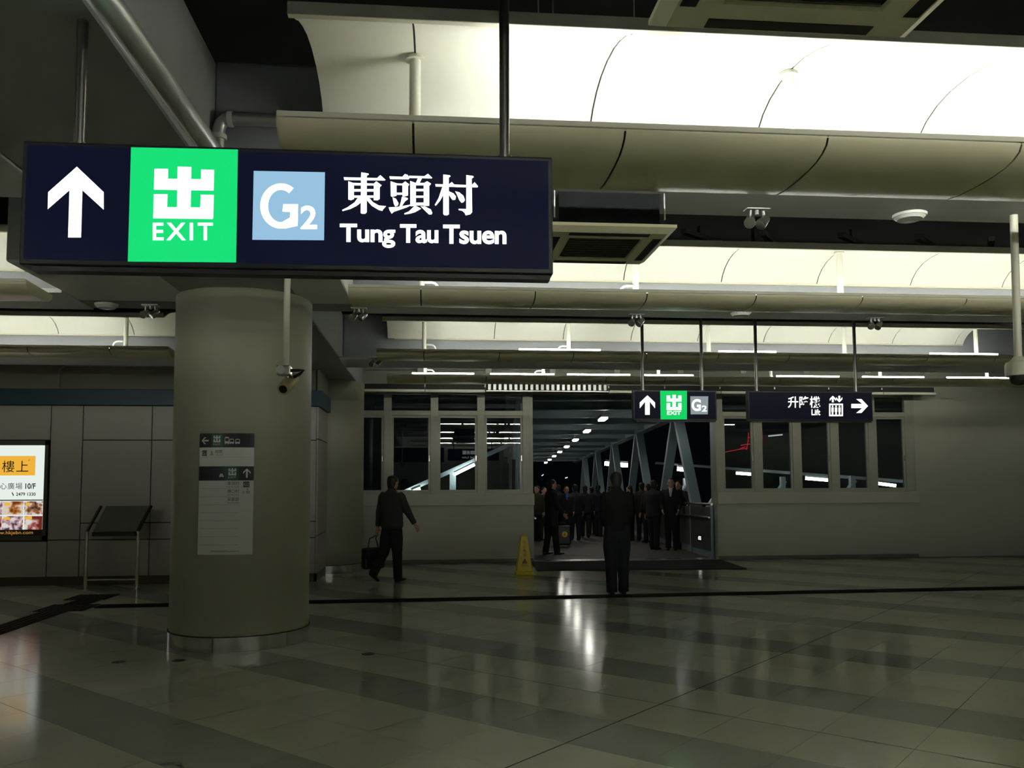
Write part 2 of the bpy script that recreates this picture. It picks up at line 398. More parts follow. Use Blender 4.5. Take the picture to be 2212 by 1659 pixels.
# roller housings and louvre grille over the windows
def housing(x0,x1,label,parts):
    e=empty('blind_housing',((x0+x1)/2,16.9,3.44)); n=parts
    for k in range(n):
        a=x0+(x1-x0)*k/n+.008;b=x0+(x1-x0)*(k+1)/n-.008
        MB().box(a,b,16.82,16.94,3.415,3.465).build('bar',M_RAIL,e,bevel=.006)
        MB().box(a,b,16.90,16.935,3.465,3.58).build('backing',M_DARK,e)
    for k in range(n+1):
        x=x0+(x1-x0)*k/n; MB().box(x-.01,x+.01,16.88,YW,3.52,3.56).build('bracket',M_GALV,e)
    return tag(e,label,'blind housing')
housing(-1.30,1.10,'cream roller blind bar hanging above the window beside the bag carrying person',2)
housing(3.62,10.6,'long cream roller blind bar above the doorway and far window',6)
e=empty('louvre_grille',(2.36,16.9,3.5))
MB().box(1.13,3.6,16.90,16.94,3.44,3.60).build('backing',M_DARK,e)
for z in (3.435,3.595): MB().box(1.12,3.61,16.84,16.95,z,z+.02).build('frame_bar',M_GALV,e)
for k in range(23):
    x=1.16+k*.107; MB().box(x,x+.055,16.86,16.9,3.47,3.58).build('slat',M_GALV,e)
tag(e,'slatted air grille above the left part of the doorway','grille')
# conduit with junction boxes on the wall above
tag(MB().cyl((-1.3,17.28,3.9),(12,17.28,3.98),.012,seg=8).build('conduit_pipe',M_GALV),'thin grey conduit along the wall above the windows','conduit')
for k,px in enumerate((908,1055,1193,1332,1469,1604,1740,1872,2000)):
    p=onplane(px,801,Y=17.24)
    e=empty('junction_box',(p.x,17.24,p.z)); MB().box(p.x-.055,p.x+.055,17.2,17.262,p.z-.055,p.z+.055).build('body',M_GALV,e,bevel=.006)
    MB().box(p.x-.06,p.x+.06,17.19,17.2,p.z-.06,p.z+.06).build('lid',M_POST,e)
    tag(e,'%s junction box from the left on the conduit above the windows'%('first','second','third','fourth','fifth','sixth','seventh','eighth','ninth')[k],'junction box','junction boxes on the wall conduit')
# ------------------------------------------------------------------ panelled wall on the left
YP=14.2
struct(MB().box(-9,-1.86,YP+.03,YP+.28,0,3.14).build('wall_panelled',M_SEAM))
pw=bpy.data.objects['wall_panelled']
struct(MB().box(-9,-1.83,YP+.06,YP+.3,3.10,4.4).build('wall_upper_left',M_WALL))
def panel(a,b,z0,z1):
    g=.007; MB().box(a+g,b-g,YP,YP+.03,z0+g,z1-g).build('panel',M_PANEL,pw,bevel=.003)
ZR=[.13,.715,.98,2.31,2.87]
def col_panels(a,b,zs):
    for z0,z1 in zip(zs,zs[1:]): panel(a,b,z0,z1)
col_panels(-7.6,-6.06,[2.31,2.87]); col_panels(-7.6,-6.06,[.13,.70])
col_panels(-9,-7.6,[.13,.715,2.87])
col_panels(-6.06,-5.565,[.13,.715,2.87])
for a,b in ((-5.565,-4.49),(-4.49,-3.42),(-3.42,-2.35),(-2.35,-1.86)): col_panels(a,b,ZR)
MB().box(-9,-1.83,YP+.02,YP+.05,0,.13).build('skirting',M_SKIRT,pw)
struct(MB().box(-9,-1.83,YP-.03,YP+.06,2.875,3.13).build('trim_6',M_TEAL,bevel=.006))
# return of the panelled wall
rt=struct(MB().box(-1.88,-1.862,YP+.02,15.6,0,4.4).build('wall_return',M_SEAM))
for z0,z1 in ((.13,.75),(.75,2.33),(2.33,2.87)): MB().box(-1.862,-1.832,YP+.005,15.6,z0+.007,z1-.007).build('panel',M_PANEL,rt,bevel=.003)
MB().box(-1.862,-1.826,YP+.02,15.6,3.14,4.4).build('upper_panel',M_WALL,rt)
MB().box(-1.862,-1.84,YP+.02,15.6,0,.13).build('skirting',M_SKIRT,rt)
struct(MB().box(-1.83,-1.78,YP-.03,15.6,2.875,3.13).build('trim_7',M_TEAL))
tag(MB().tube([(-5.95,14.16,3.14),(-5.95,14.2,3.45),(-5.88,14.2,3.52),(-2.6,14.2,3.52)],.014,8).build('conduit_pipe',M_GALV),'thin conduit bending up the wall above the teal band','conduit')
# advertising light box
e=empty('advertising_lightbox',(-6.85,YP-.03,.70))
AX0,AX1,AZ0,AZ1=-7.58,-6.07,.715,2.30
fm=MB()
for q in ((AX0,AX1,AZ0,AZ0+.075),(AX0,AX1,AZ1-.075,AZ1),(AX0,AX0+.05,AZ0,AZ1),(AX1-.05,AX1,AZ0,AZ1)): fm.box(q[0],q[1],YP-.045,YP+.03,q[2],q[3])
fm.build('frame',mat('ad_frame',(.10,.10,.08,1),.4,metal=.4),e)
EY=YP-.028
ad=lambda x,z:(x,EY,z)
adp=lambda k:(lambda x,z:(x,EY-.0012*k,z))
MB().box(AX0+.05,AX1-.05,EY,EY+.03,AZ0+.075,AZ1-.075).build('poster',emit('ad_white',rgb(232,242,234),.78),e)
def adpx(px,py): p=onplane(px,py,Y=EY); return (p.x,p.z)
def adrect(x0,y0,x1,y1,m,name,k=1):
    a=adpx(x0,y0);b=adpx(x1,y1); return flat([rect(a[0],b[1],b[0],a[1])],adp(k)).build(name,m,e)
flat([rect(-7.4,1.745,-6.265,2.055)],adp(1)).build('name_plate',emit('ad_yellow',rgb(246,184,62),.75),e)
DARKE=mat('ad_ink',(.02,.018,.015,1),.5); GREYE=mat('ad_grey_ink',(.30,.30,.30,1),.5)
a=adpx(5,995);b=adpx(61,1020)
text_fit('樓上',a[0],b[0],b[1],a[1],adp(2),0,1.12).build('lettering',DARKE,e)
a=adpx(61,992);b=adpx(65,996); text_fit('®',a[0],b[0],b[1],a[1],adp(2)).build('lettering',GREYE,e)
a=adpx(0,1043);b=adpx(48,1057); text_fit('心廣場',a[0],b[0],b[1],a[1],adp(2),0,1.1).build('lettering',GREYE,e)
a=adpx(55,1044);b=adpx(77,1056); text_fit('10/F',a[0],b[0],b[1],a[1],adp(2),.02).build('lettering',DARKE,e)
a=adpx(35,1064);b=adpx(77,1071); text_fit('2479 1330',a[0],b[0],b[1],a[1],adp(2),.02).build('lettering',DARKE,e)
a=adpx(26,1063);b=adpx(30,1071); flat([[(a[0],a[1]),(a[0]+.008,a[1]),(b[0],b[1]+.012),(b[0],b[1]),(b[0]-.012,b[1]),(a[0],a[1]-.02)]],adp(2)).build('phone_symbol',GREYE,e)
adrect(-60,1080,93,1081.3,GREYE,'rule',2)
def food(name,c1,c2,c3,sc):
    m=bpy.data.materials.new(name); m.use_nodes=True; nt=m.node_tree; b=nt.nodes['Principled BSDF']
    tc=nt.nodes.new('ShaderNodeTexCoord'); n=nt.nodes.new('ShaderNodeTexNoise'); n.inputs['Scale'].default_value=sc; n.inputs['Detail'].default_value=2
    r=nt.nodes.new('ShaderNodeValToRGB'); r.color_ramp.elements[0].position=.38; r.color_ramp.elements[0].color=c1; r.color_ramp.elements[1].position=.62; r.color_ramp.elements[1].color=c3
    x=r.color_ramp.elements.new(.5); x.color=c2
    nt.links.new(tc.outputs['Object'],n.inputs['Vector']); nt.links.new(n.outputs['Fac'],r.inputs['Fac']); nt.links.new(r.outputs['Color'],b.inputs['Emission Color'])
    m.cycles.emission_sampling='NONE'; b.inputs['Emission Strength'].default_value=.7; b.inputs['Base Color'].default_value=(.01,.01,.01,1); return m
Fd=[food('photo_brown',rgb(120,60,20),rgb(190,120,60),rgb(225,210,190),9),food('photo_dark',rgb(60,45,40),rgb(170,110,70),rgb(220,215,210),11),
    food('photo_pink',rgb(70,50,60),rgb(190,150,160),rgb(230,225,220),12),food('photo_red',rgb(110,40,30),rgb(190,120,110),rgb(225,225,220),10)]
adrect(-40,1083,5,1112,Fd[2],'photo_print'); adrect(7,1083,50,1112,Fd[0],'photo_print'); adrect(53,1083,92,1112,Fd[1],'photo_print')
adrect(-40,1115,3,1144,Fd[3],'photo_print'); adrect(5,1115,49,1144,Fd[2],'photo_print'); adrect(53,1115,91,1144,Fd[3],'photo_print')
for q in ((10,1086,22,1092),(56,1086,64,1092),(9,1117,21,1123),(54,1116,69,1122)): adrect(*q,MATS['ad_yellow'],'price_tag',2)
adrect(-60,1145,91,1160,emit('ad_black',rgb(14,10,6),.8),'footer_band')
a=adpx(0,1147);b=adpx(71,1156); text_fit('w.hkjebn.com',a[0],b[0],b[1],a[1],adp(2)).build('lettering',emit('ad_gold',rgb(190,140,50),.8),e)
tag(e,'backlit white food poster with a yellow name plate on the panelled wall','light box')

# ------------------------------------------------------------------ suspended trough lights
ZL=3.435; MOD=1.1; CS=-.088
TRO_=[(0.0, 0), (0.0, -0.03), (0.014, -0.06), (0.049, -0.085), (0.098, -0.102), (0.168, -0.112), (0.28, -0.116), (0.392, -0.112), (0.476, -0.098), (0.532, -0.065), (0.546, -0.02)]
TRI_=[(0.528, -0.02), (0.5194, -0.055), (0.469, -0.083), (0.392, -0.096), (0.28, -0.1), (0.168, -0.096), (0.1015, -0.086), (0.056, -0.071), (0.0259, -0.05), (0.018, -0.028), (0.018, 0)]
REF=[(-.232,.375),(-.15,.405),(-.05,.455),(.08,.500),(.24,.540),(.42,.560),(.60,.553),(.74,.525),(.86,.475),(.95,.405),(1.0,.335)]
def offs(pr,t):
    out=[]
    for i,(y,z) in enumerate(pr):
        a=pr[max(i-1,0)];b=pr[min(i+1,len(pr)-1)]; dy,dz=b[0]-a[0],b[1]-a[1]; L=math.hypot(dy,dz); out.append((y-dz/L*t,z+dy/L*t))
    return out
def trough_light(y,x0,x1,seams,posts,tubes,label,rx1=None,cable=(),cable_dir=1,zl=ZL,lamp=46,deep=1.0):
    rx1=rx1 or x1
    e=empty('trough_light',((x0+x1)/2,y,zl))
    P=lambda pr:[(y+a,zl+b) for a,b in pr]
    TRO=[(a*deep,b*(1+(deep-1)*.2)) for a,b in TRO_]; TRI=[(a*deep if a>.03 else a,b*(1+(deep-1)*.2)) for a,b in TRI_]
    TRI=[(min(a,TRO[-1][0]-.016),b) for a,b in TRI]
    xs=[x0]+[s for s in seams if x0<s<x1]+[x1]
    g=.006
    for a,b in zip(xs,xs[1:]): MB().ext(P(TRO+TRI),a+g*(a!=x0),b-g*(b!=x1)).build('trough_panel',M_CREAM,e,smooth=True)
    MB().box(x0,x1,y-.014,y+.02,zl-.022,zl+.008).build('lip',M_RAIL,e,bevel=.004)
    for xe in (x0,x1): MB().poly([(xe-.004,a,b) for a,b in P(TRO)],(.008,0,0)).build('end_cap',M_CREAM,e)
    xf=x0+.11 if x0>-2 else x0
    xr=[xf]+[s for s in seams if xf<s<rx1]+[rx1]
    back=offs(REF,.016); back.reverse()
    for a,b in zip(xr,xr[1:]): MB().ext(P(REF+back),a+.0055*(a!=xf),b-.0055*(b!=rx1)).build('reflector_panel',M_WHITE,e,smooth=True)
    for s in xs[1:-1]:
        MB().ext(P(offs(TRO[1:],.009)+list(reversed(offs(TRO[1:],.013)))),s-.02,s+.02).build('joint',M_SEAM,e,smooth=True)
    for s in xr[1:-1]:
        MB().ext(P(offs(REF,.008)+list(reversed(offs(REF,.014)))),s-.02,s+.02).build('joint',M_SEAM,e,smooth=True)
    MB().box(xf-.02 if xf>x0 else x0,x1,y-.272,y-.230,zl+.365,zl+.43).build('edge_rail',M_RAIL,e,bevel=.004)
    MB().ext([(y+.985,zl+.322),(y+1.035,zl+.322),(y+1.035,zl+.352),(y+.985,zl+.34)],xf+.1,rx1).build('ledge',M_RAIL,e)
    for s in posts:
        MB().cyl((s,y+.46,zl-.095),(s,y+.46,zl+.555),.032,seg=20).build('post',M_POST,e,smooth=True)
        MB().cyl((s,y+.46,zl+.535),(s,y+.46,zl+.556),.055,.05,seg=20).build('collar',M_POST,e,smooth=True)
        MB().cyl((s,y+.46,zl+.06),(s,y+.46,zl+.085),.042,seg=20).build('clamp',M_POST,e,smooth=True)
    for s,dr in cable:
        pts=[(s+dr*.03,y+.43,zl+.145)]+[(s+dr*(.10+.07*math.sin(w)),y+.43,zl+.075+.07*math.cos(w)) for w in (0,.5,1.0,1.57)]+[(s+dr*.17,y+.43,zl-.08)]
        MB().tube(pts,.013,8).build('cable_arm',M_POST,e,smooth=True)
    for a,b,h in tubes:
        t=MB().cyl((a+.02,y+.28,zl+h),(b-.02,y+.28,zl+h),.014,seg=5).build('lamp_tube',emit('fluorescent_tube_%d'%lamp,(.975,1,.90,1),lamp),e)
        MB().box(a,b,y+.255,y+.305,zl-.097,zl+h-.018).build('lamp_holder',M_POST,e)
    return tag(e,label,'light fixture')
SE=[CS+MOD*n for n in range(-9,14)]
def tubes_on(ns,h=.03): return [(CS+MOD*a+.02,CS+MOD*b-.02,h) for a,b in ns]
XL=-.77
full=[(n,n+1) for n in range(0,10)]
G='suspended trough lights'
trough_light(-3.6,XL,9.6,SE,[CS+MOD*n for n in (0,2,4,6,8)],tubes_on([(n,n+1) for n in range(0,9)]),'suspended trough light row in the hall well behind the viewpoint',lamp=105)
trough_light(.25,XL,9.6,SE,[CS+MOD*n for n in (0,2,4,6,8)],tubes_on([(n,n+1) for n in range(0,9)]),'suspended trough light row just above and behind the viewpoint',lamp=105)
trough_light(4.23,XL,9.6,SE,[CS+MOD*n for n in (0,2,4,6,8)],tubes_on([(n+.3,n+1.25) for n in range(0,9)]),'nearest trough light with the brightest white curved reflector behind the hanging exit sign',zl=3.425,lamp=78,deep=1.42)
trough_light(8.01,XL,9.6,SE,[CS+MOD*n for n in (0,2,4,6,8)],tubes_on([(n,n+1) for n in range(0,9)]),'second trough light row with the ceiling cassette unit hanging in front of it',cable=((CS,1),(CS+2*MOD,-1)),zl=3.447,lamp=33)
trough_light(12.26,XL,11.6,SE,[CS+MOD*n for n in (0,2,4,6,8)],tubes_on([(0.1,1.0),(2.9,3.9),(5.1,6.0),(6.1,7.0)])+tubes_on([(1.25,2.45),(4.05,4.95),(7.15,8.25)],.066),'third trough light row with a cream reflector above the hanging lift sign',rx1=8.85,cable=((CS,1),(CS+2*MOD,-1)),zl=3.525,lamp=27)
trough_light(15.18,XL,11.6,SE,[CS+MOD*n for n in (0,2,4,6,8,10)],tubes_on([(-.25,.85),(1.05,2.2),(2.35,3.5),(3.65,4.6),(6.0,7.2),(7.55,8.75),(9.1,10.4)],.062),'farthest trough light row with bare tubes in front of the end wall',rx1=10.9,cable=((CS,1),(CS+2*MOD,-1)),zl=3.543,lamp=30)
XLR=-3.68
trough_light(8.01,-9,XLR,SE,[-4.5,-6.7],[(-5.2,-4.1,.03),(-6.4,-5.3,.03),(-7.6,-6.5,.03)],'trough light in the side bay behind the left end of the exit sign',zl=3.447,lamp=26)
trough_light(12.26,-9,XLR,SE,[-4.42,-6.6,-8.5],[(-5.6,-4.5,.03),(-6.8,-5.7,.03),(-8.0,-6.9,.03)],'trough light in the side bay in front of the panelled wall',cable=((-4.42,-1),),zl=3.525,lamp=24)
trough_light(.25,-9,XLR,SE,[-4.5,-6.7],[(-5.2,-4.1,.03),(-6.4,-5.3,.03),(-7.6,-6.5,.03)],'unseen trough light added in the side bay level with the viewpoint to brighten the floor',lamp=105)  # out-of-view row added to brighten the near-left floor
trough_light(-3.6,-9,XLR,SE,[-4.5,-6.7],[(-5.2,-4.1,.03),(-6.4,-5.3,.03),(-7.6,-6.5,.03)],'unseen trough light added in the side bay well behind the viewpoint to brighten the floor',lamp=105)  # second unseen side bay row, also added for light on the left floor
trough_light(4.23,-9,XLR,SE,[-4.5],[(-5.2,-4.1,.03),(-6.4,-5.3,.03),(-7.6,-6.5,.03)],'trough light in the side bay hidden beyond the near ceiling beam',zl=3.425,lamp=60)

# ------------------------------------------------------------------ hanging signs
def sign(name,x0,x1,y,z0,z1,poles,depth,label,ztop=5.3,pr=.022,flip=1):
    e=empty(name,((x0+x1)/2,y+depth/2,z0)); t=.012
    MB().box(x0,x1,y,y+depth,z0,z1).build('case',M_NAVYF,e,bevel=.006)
    MB().box(x0+.045,x1-.012,y+.012,y+depth-.012,z0-.02,z0).build('bottom_rail',M_NAVYF,e)
    for p in poles:
        MB().cyl((p,y+depth/2,z1),(p,y+depth/2,ztop),pr,seg=16).build('pole',M_POLE,e,smooth=True)
        MB().cyl((p,y+depth/2,z1),(p,y+depth/2,z1+.012),pr*1.5,seg=16).build('pole_collar',M_POLE,e,smooth=True)
    return tag(e,label,'hanging sign')
SY=3.5; SD=.085
bs=sign('hanging_sign',-1.638,.518,SY,2.440,2.948,(-1.437,.318),SD,'large lit blue hanging sign with arrow, green exit panel and Tung Tau Tsuen')
def spx(px,py,k=1): p=onplane(px,py,Y=SY-.001*k); return tuple(p)
fp=lambda k:(lambda x,y:spx(x,y,k))
a=onplane(50,312,Y=SY);
MB().box(-1.62,.50,SY-.002,SY+.002,2.462,2.930).build('face_panel',E_NAVY,bs)
flat([[(283,318),(514,323),(510,567),(276,565)]],fp(3)).build('exit_panel',E_GREEN,bs)
flat([[(166,360),(224,415),(224,453),(178,411),(175,513),(147,513),(150,411),(103,452),(104,415)]],fp(3)).build('arrow',E_WHITE,bs)
# exit character
K=lambda L:[[(x/2.676,y/2.676) for x,y in p] for p in L]
flat(K([[(1027,963),(1106,965),(1101,1262),(1022,1262)],[(893,1032),(1236,1037),(1234,1102),(890,1096)],[(893,975),(972,976),(970,1090),(890,1090)],[(1163,980),(1238,982),(1235,1100),(1160,1098)],
 [(888,1196),(1232,1200),(1230,1266),(885,1262)],[(889,1122),(968,1122),(964,1255),(886,1255)],[(1160,1125),(1236,1127),(1232,1262),(1156,1262)]]),fp(5)).build('exit_symbol',E_WHITE,bs)
def tpx(body,x0,x1,y0,y1,k,off=0,sp=1.0,sl=0):
    """lettering in pixel box of the sign face (y0 top, y1 bottom), sl: slope"""
    vs,fs=text_geo(body,1.0,off,sp)
    a=min(v.x for v in vs);b=max(v.x for v in vs);c=min(v.y for v in vs);d=max(v.y for v in vs)
    mb=MB(); mb.add([spx(x0+(v.x-a)/(b-a)*(x1-x0), y1-(v.y-c)/(d-c)*(y1-y0)+sl*(v.x-a)/(b-a)*(x1-x0),k) for v in vs],fs); return mb
tpx('EXIT',330,460,481,519,5,.016,1.25).build('lettering',E_WHITE,bs)
flat([[(548,369),(702,372),(700,519),(545,518)]],fp(3)).build('exit_letter_panel',E_BLUE,bs)
# letter G drawn as an arc with a bar
def gpoly():
    cx,cy=607,445;out=[];inn=[]
    for k in range(25):
        w=math.radians(-52-k*(256/24)) ; out.append((cx+45*math.cos(w),cy+49*math.sin(w))); inn.append((cx+28*math.cos(w),cy+35*math.sin(w)))
    return [[out[k],out[k+1],inn[k+1],inn[k]] for k in range(24)]
flat(gpoly()+[[(612,441),(644,441),(643,487),(626,491),(627,458),(610,457)],[(626,470),(643,470),(643,488),(615,494),(605,482)]],fp(5)).build('lettering',E_WHITE,bs)
tpx('2',649,685,444,495,5,.022).build('lettering',E_WHITE,bs)
HAN=[[(145,148),(615,160),(660,118),(735,185),(722,195),(155,188)],[(392,80),(490,95),(500,110),(470,130),(470,640),(450,662),(400,662),(385,650),(390,130)],
[(210,205),(290,232),(290,455),(250,472),(210,462)],[(210,225),(570,237),(570,265),(210,262)],[(570,237),(605,205),(680,262),(652,290),(652,455),(620,475),(568,470)],
[(290,315),(570,315),(570,350),(290,350)],[(290,405),(570,405),(570,437),(290,437)],
[(392,430),(392,500),(330,550),(240,595),(130,625),(122,608),(200,570),(300,500),(350,430)],[(470,435),(500,435),(560,500),(640,545),(742,555),(700,600),(690,622),(640,610),(540,550),(470,470)],
[(788,135),(970,142),(1005,103),(1045,115),(1070,160),(1060,178),(798,175)],[(805,205),(888,232),(888,410),(830,425),(808,415)],[(805,230),(970,238),(970,262),(805,258)],
[(970,238),(1010,207),(1070,250),(1050,275),(1050,405),(1000,422),(972,415)],[(888,365),(972,365),(972,395),(888,395)],[(832,430),(880,450),(915,510),(910,545),(870,562),(850,520)],
[(965,422),(1045,440),(1050,458),(1010,485),(960,560),(930,560),(950,490)],[(778,572),(900,565),(1075,535),(1085,545),(1040,570),(850,635),(820,662),(790,610)],
[(1065,128),(1280,133),(1330,100),(1390,155),(1385,165),(1065,160)],[(1190,160),(1245,165),(1215,225),(1160,228)],[(1080,200),(1160,230),(1160,555),(1082,555)],
[(1080,228),(1350,228),(1350,262),(1080,262)],[(1270,232),(1318,203),(1375,240),(1348,275),(1348,550),(1270,555)],[(1160,312),(1270,312),(1270,345),(1160,345)],[(1160,408),(1270,408),(1270,437),(1160,437)],
[(1160,505),(1270,505),(1270,545),(1160,545)],[(1150,545),(1235,590),(1210,605),(1150,640),(1080,660),(1000,672),(998,655),(1060,630)],[(1225,555),(1300,565),(1370,600),(1392,650),(1380,672),(1345,672),(1290,620)],
[(1545,110),(1635,120),(1650,135),(1622,155),(1625,670),(1600,685),(1560,682),(1545,665)],[(1432,245),(1622,250),(1665,215),(1705,255),(1710,285),(1440,280)],
[(1545,285),(1545,400),(1500,480),(1440,550),(1425,538),(1480,440),(1530,290)],[(1622,345),(1690,375),(1725,420),(1715,465),(1680,470),(1660,450),(1622,390)],
[(1700,250),(1945,260),(1985,218),(2035,275),(2025,292),(1710,287)],[(1868,118),(1960,130),(1975,145),(1945,170),(1952,640),(1925,670),(1860,685),(1845,650),(1810,620),(1760,610),(1762,592),(1868,595)],
[(1712,345),(1770,360),(1830,410),(1850,470),(1830,500),(1800,508),(1770,470),(1740,400)]]
flat([[(720+x/6.506,360+y/6.506) for x,y in p] for p in HAN],fp(5)).build('lettering',E_WHITE,bs)
tpx('Tung',734,854,483,535,5,.028,.96,.006).build('lettering',E_WHITE,bs)
tpx('Tau',864,947,484,525,5,.028,.96,.006).build('lettering',E_WHITE,bs)
tpx('Tsuen',957,1094,485,527,5,.028,.96,.006).build('lettering',E_WHITE,bs)
# two smaller signs by the doorway
SY2=11.75
s2=sign('hanging_sign',2.8704,4.0831,SY2,2.4665,2.8971,(3.0239,3.8893),.10,'lit hanging sign with arrow and green exit panel in front of the doorway',ztop=5.3,pr=.024)
s3=sign('hanging_sign',4.5489,6.4163,SY2,2.4648,2.8945,(4.6975,6.1948),.10,'dark hanging lift sign with a white arrow pointing right',ztop=5.3,pr=.024)
def q2(k): return lambda x,y:tuple(onplane(x,y,Y=SY2-.004-.003*k))
def t2(body,x0,x1,y0,y1,off=0): 
    vs,fs=text_geo(body,1.0,off); a=min(v.x for v in vs);b=max(v.x for v in vs);c=min(v.y for v in vs);d=max(v.y for v in vs)
    mb=MB(); mb.add([q2(3)(x0+(v.x-a)/(b-a)*(x1-x0),y1-(v.y-c)/(d-c)*(y1-y0)) for v in vs],fs); return mb
for s_,xa,xb in ((s2,2.8871,4.0663),(s3,4.5657,6.3996)):
    MB().box(xa,xb,SY2-.003,SY2+.002,2.4858,2.8761).build('face_panel',emit('sign_dark',rgb(8,9,20),1),s_)
E_HOT=emit('sign_bright_white',(1,1,.98,1),1.5)
flat([[(1426,844),(1484,844),(1484,906),(1427,906)]],q2(1)).build('exit_panel',emit('sign_green_far',rgb(14,190,88),1),s2)
flat([[(x,-y) for x,y in arrow(1398.5,-875,42,33,10)[0]]],q2(2)).build('arrow',E_HOT,s2)
flat([[(x,-y) for x,y in p] for p in exit_glyph(1440,-886,1472,-853)],q2(2)).build('exit_symbol',E_HOT,s2)
t2('EXIT',1441,1471,888,896,.02).build('lettering',E_HOT,s2)
flat([[(1491,856),(1530,856),(1529,895),(1492,895)]],q2(1)).build('exit_letter_panel',emit('sign_grey_far',rgb(160,175,178),.6),s2)
t2('G',1494,1514,862,888,.03).build('lettering',E_HOT,s2); t2('2',1516,1527,876,889,.02).build('lettering',E_WHITE,s2)
t2('升降機',1702,1772,856,881,.012).build('lettering',E_HOT,s3); t2('Lift',1753,1772,884,897,.02).build('lettering',E_HOT,s3)
fr=[[(1790,872),(1821,872),(1821,899),(1790,899)]]
def ring(x0,y0,x1,y1,t): return [[(x0,y0),(x1,y0),(x1,y0+t),(x0,y0+t)],[(x0,y1-t),(x1,y1-t),(x1,y1),(x0,y1)],[(x0,y0),(x0+t,y0),(x0+t,y1),(x0,y1)],[(x1-t,y0),(x1,y0),(x1,y1),(x1-t,y1)]]
pic=ring(1791,872,1821,899,3)
for cx in (1798.5,1806,1813.5): pic+=[[(cx-2.4,880),(cx+2.4,880),(cx+2.4,890),(cx-2.4,890)],[(cx-1.6,889),(cx+1.6,889),(cx+1.6,897),(cx-1.6,897)],[(cx-1.5,876),(cx+1.5,876),(cx+1.5,879),(cx-1.5,879)]]
pic+=[[(x,-y) for x,y in arrow(1799,-862,14,13,4)[0]],[(x,-y) for x,y in arrow(1813,-862,14,13,4,'down')[0]]]
flat(pic,q2(2)).build('lift_symbol',E_HOT,s3)
flat([[(x,-y) for x,y in arrow(1857,-877,36,30,9,'right')[0]]],q2(2)).build('arrow',E_HOT,s3)
# lit sign behind the viewpoint, whose mirror image shows in the window glass
s4=sign('hanging_sign',.75,2.9,-1.0,2.62,3.1,(1.0,2.6),.16,'lit hanging sign behind the viewpoint whose mirror image shows in the window glass')
bk=lambda x,z:(x,-.836,z)
MB().box(.77,2.88,-.845,-.838,2.64,3.08).build('face_panel',E_NAVY,s4)
mb=text_fit('西鐵綫',-2.35,-1.35,2.86,3.03,lambda x,z:(-x,-.834,z)); mb.build('lettering',E_HOT,s4)
mb=text_fit('West Rail Line',-2.35,-1.35,2.70,2.79,lambda x,z:(-x,-.834,z)); mb.build('lettering',E_HOT,s4)

# ------------------------------------------------------------------ ceiling equipment
def cassette(cx,cy,z,w,label,bodyh=.26,hang=True):
    e=empty('air_conditioner',(cx,cy,z)); h=w/2
    ring=MB(); t=.13
    # bevelled panel frame: outer lower ring
    prof=[(h,.05),(h,.03),(h-.05,0),(.29*w,0),(.28*w,.02),(.28*w,.05)]
    o4=[(-1,-1),(1,-1),(1,1),(-1,1)]; vs=[];fs=[]
    for sx,sy in o4:
        for r,zz in prof: vs.append((cx+sx*r,cy+sy*r,z+zz))
    n=len(prof)
    for k in range(4):
        for i in range(n-1): fs.append((k*n+i,((k+1)%4)*n+i,((k+1)%4)*n+i+1,k*n+i+1))
    ring.add(vs,fs); ring.build('panel',M_ACW,e)
    g=w*.28
    MB().box(cx-g,cx+g,cy-g,cy+g,z+.012,z+.03).build('grille',M_DARK,e)
    gm=MB()
    for k in range(9): yy=cy-g+.02+k*(2*g-.04)/8; gm.box(cx-g+.01,cx+g-.01,yy-.004,yy+.004,z+.004,z+.014)
    gm.build('grille_bars',mat('grille_bar',(.10,.10,.07,1),.6),e)
    s0=h-.088
    for dx,dy in ((0,-1),(0,1),(-1,0),(1,0)):
        if dx==0: MB().box(cx-h*.62,cx+h*.62,cy+dy*s0-.028,cy+dy*s0+.028,z-.003,z+.003).build('air_slot',M_DARK,e)
        else: MB().box(cx+dx*s0-.028,cx+dx*s0+.028,cy-h*.62,cy+h*.62,z-.003,z+.003).build('air_slot',M_DARK,e)
    MB().box(cx-h*.78,cx+h*.78,cy-h*.82,cy+h*.9,z+.05,z+.05+bodyh).build('casing',M_DUCT,e)
    for sx in (-1,1):
        for sy in (-1,1): MB().cyl((cx+sx*h*.85,cy+sy*h*.85,z+.1),(cx+sx*h*.85,cy+sy*h*.85,5.3),.006,seg=6).build('hanger_rod',M_GALV,e)
    return tag(e,label,'air conditioner')
cassette(1.17,5.72,3.19,.86,'square cream ceiling cassette unit right of the large hanging sign',.23)
cassette(1.28,2.43,3.19,.98,'square cream ceiling cassette unit at the top edge in front of the brightest reflector',.28)
def downlight(px,py,label,z=SOF,k=.055):
    p=onplane(px,py,Z=z-.02); e=empty('downlight',(p.x,p.y,z)); MB().lathe((p.x,p.y,z),[(.02,0),(.10,0),(.105,-.03),(.085,-.05),(.0001,-.056)],28).build('dish',mat('downlight_glass',(.8,.8,.76,1),.25),e,smooth=True)
    MB().lathe((p.x,p.y,z),[(.098,0),(.118,-.004),(.112,-.03),(.10,-.03)],28).build('trim_ring',M_POST,e,smooth=True)
    tag(e,label,'downlight')
downlight(1965,466,'round white ceiling light under the nearest cross beam')
downlight(1600,677,'round white ceiling light under the second cross beam')
downlight(230,660,'round white ceiling light under the beam beside the column')
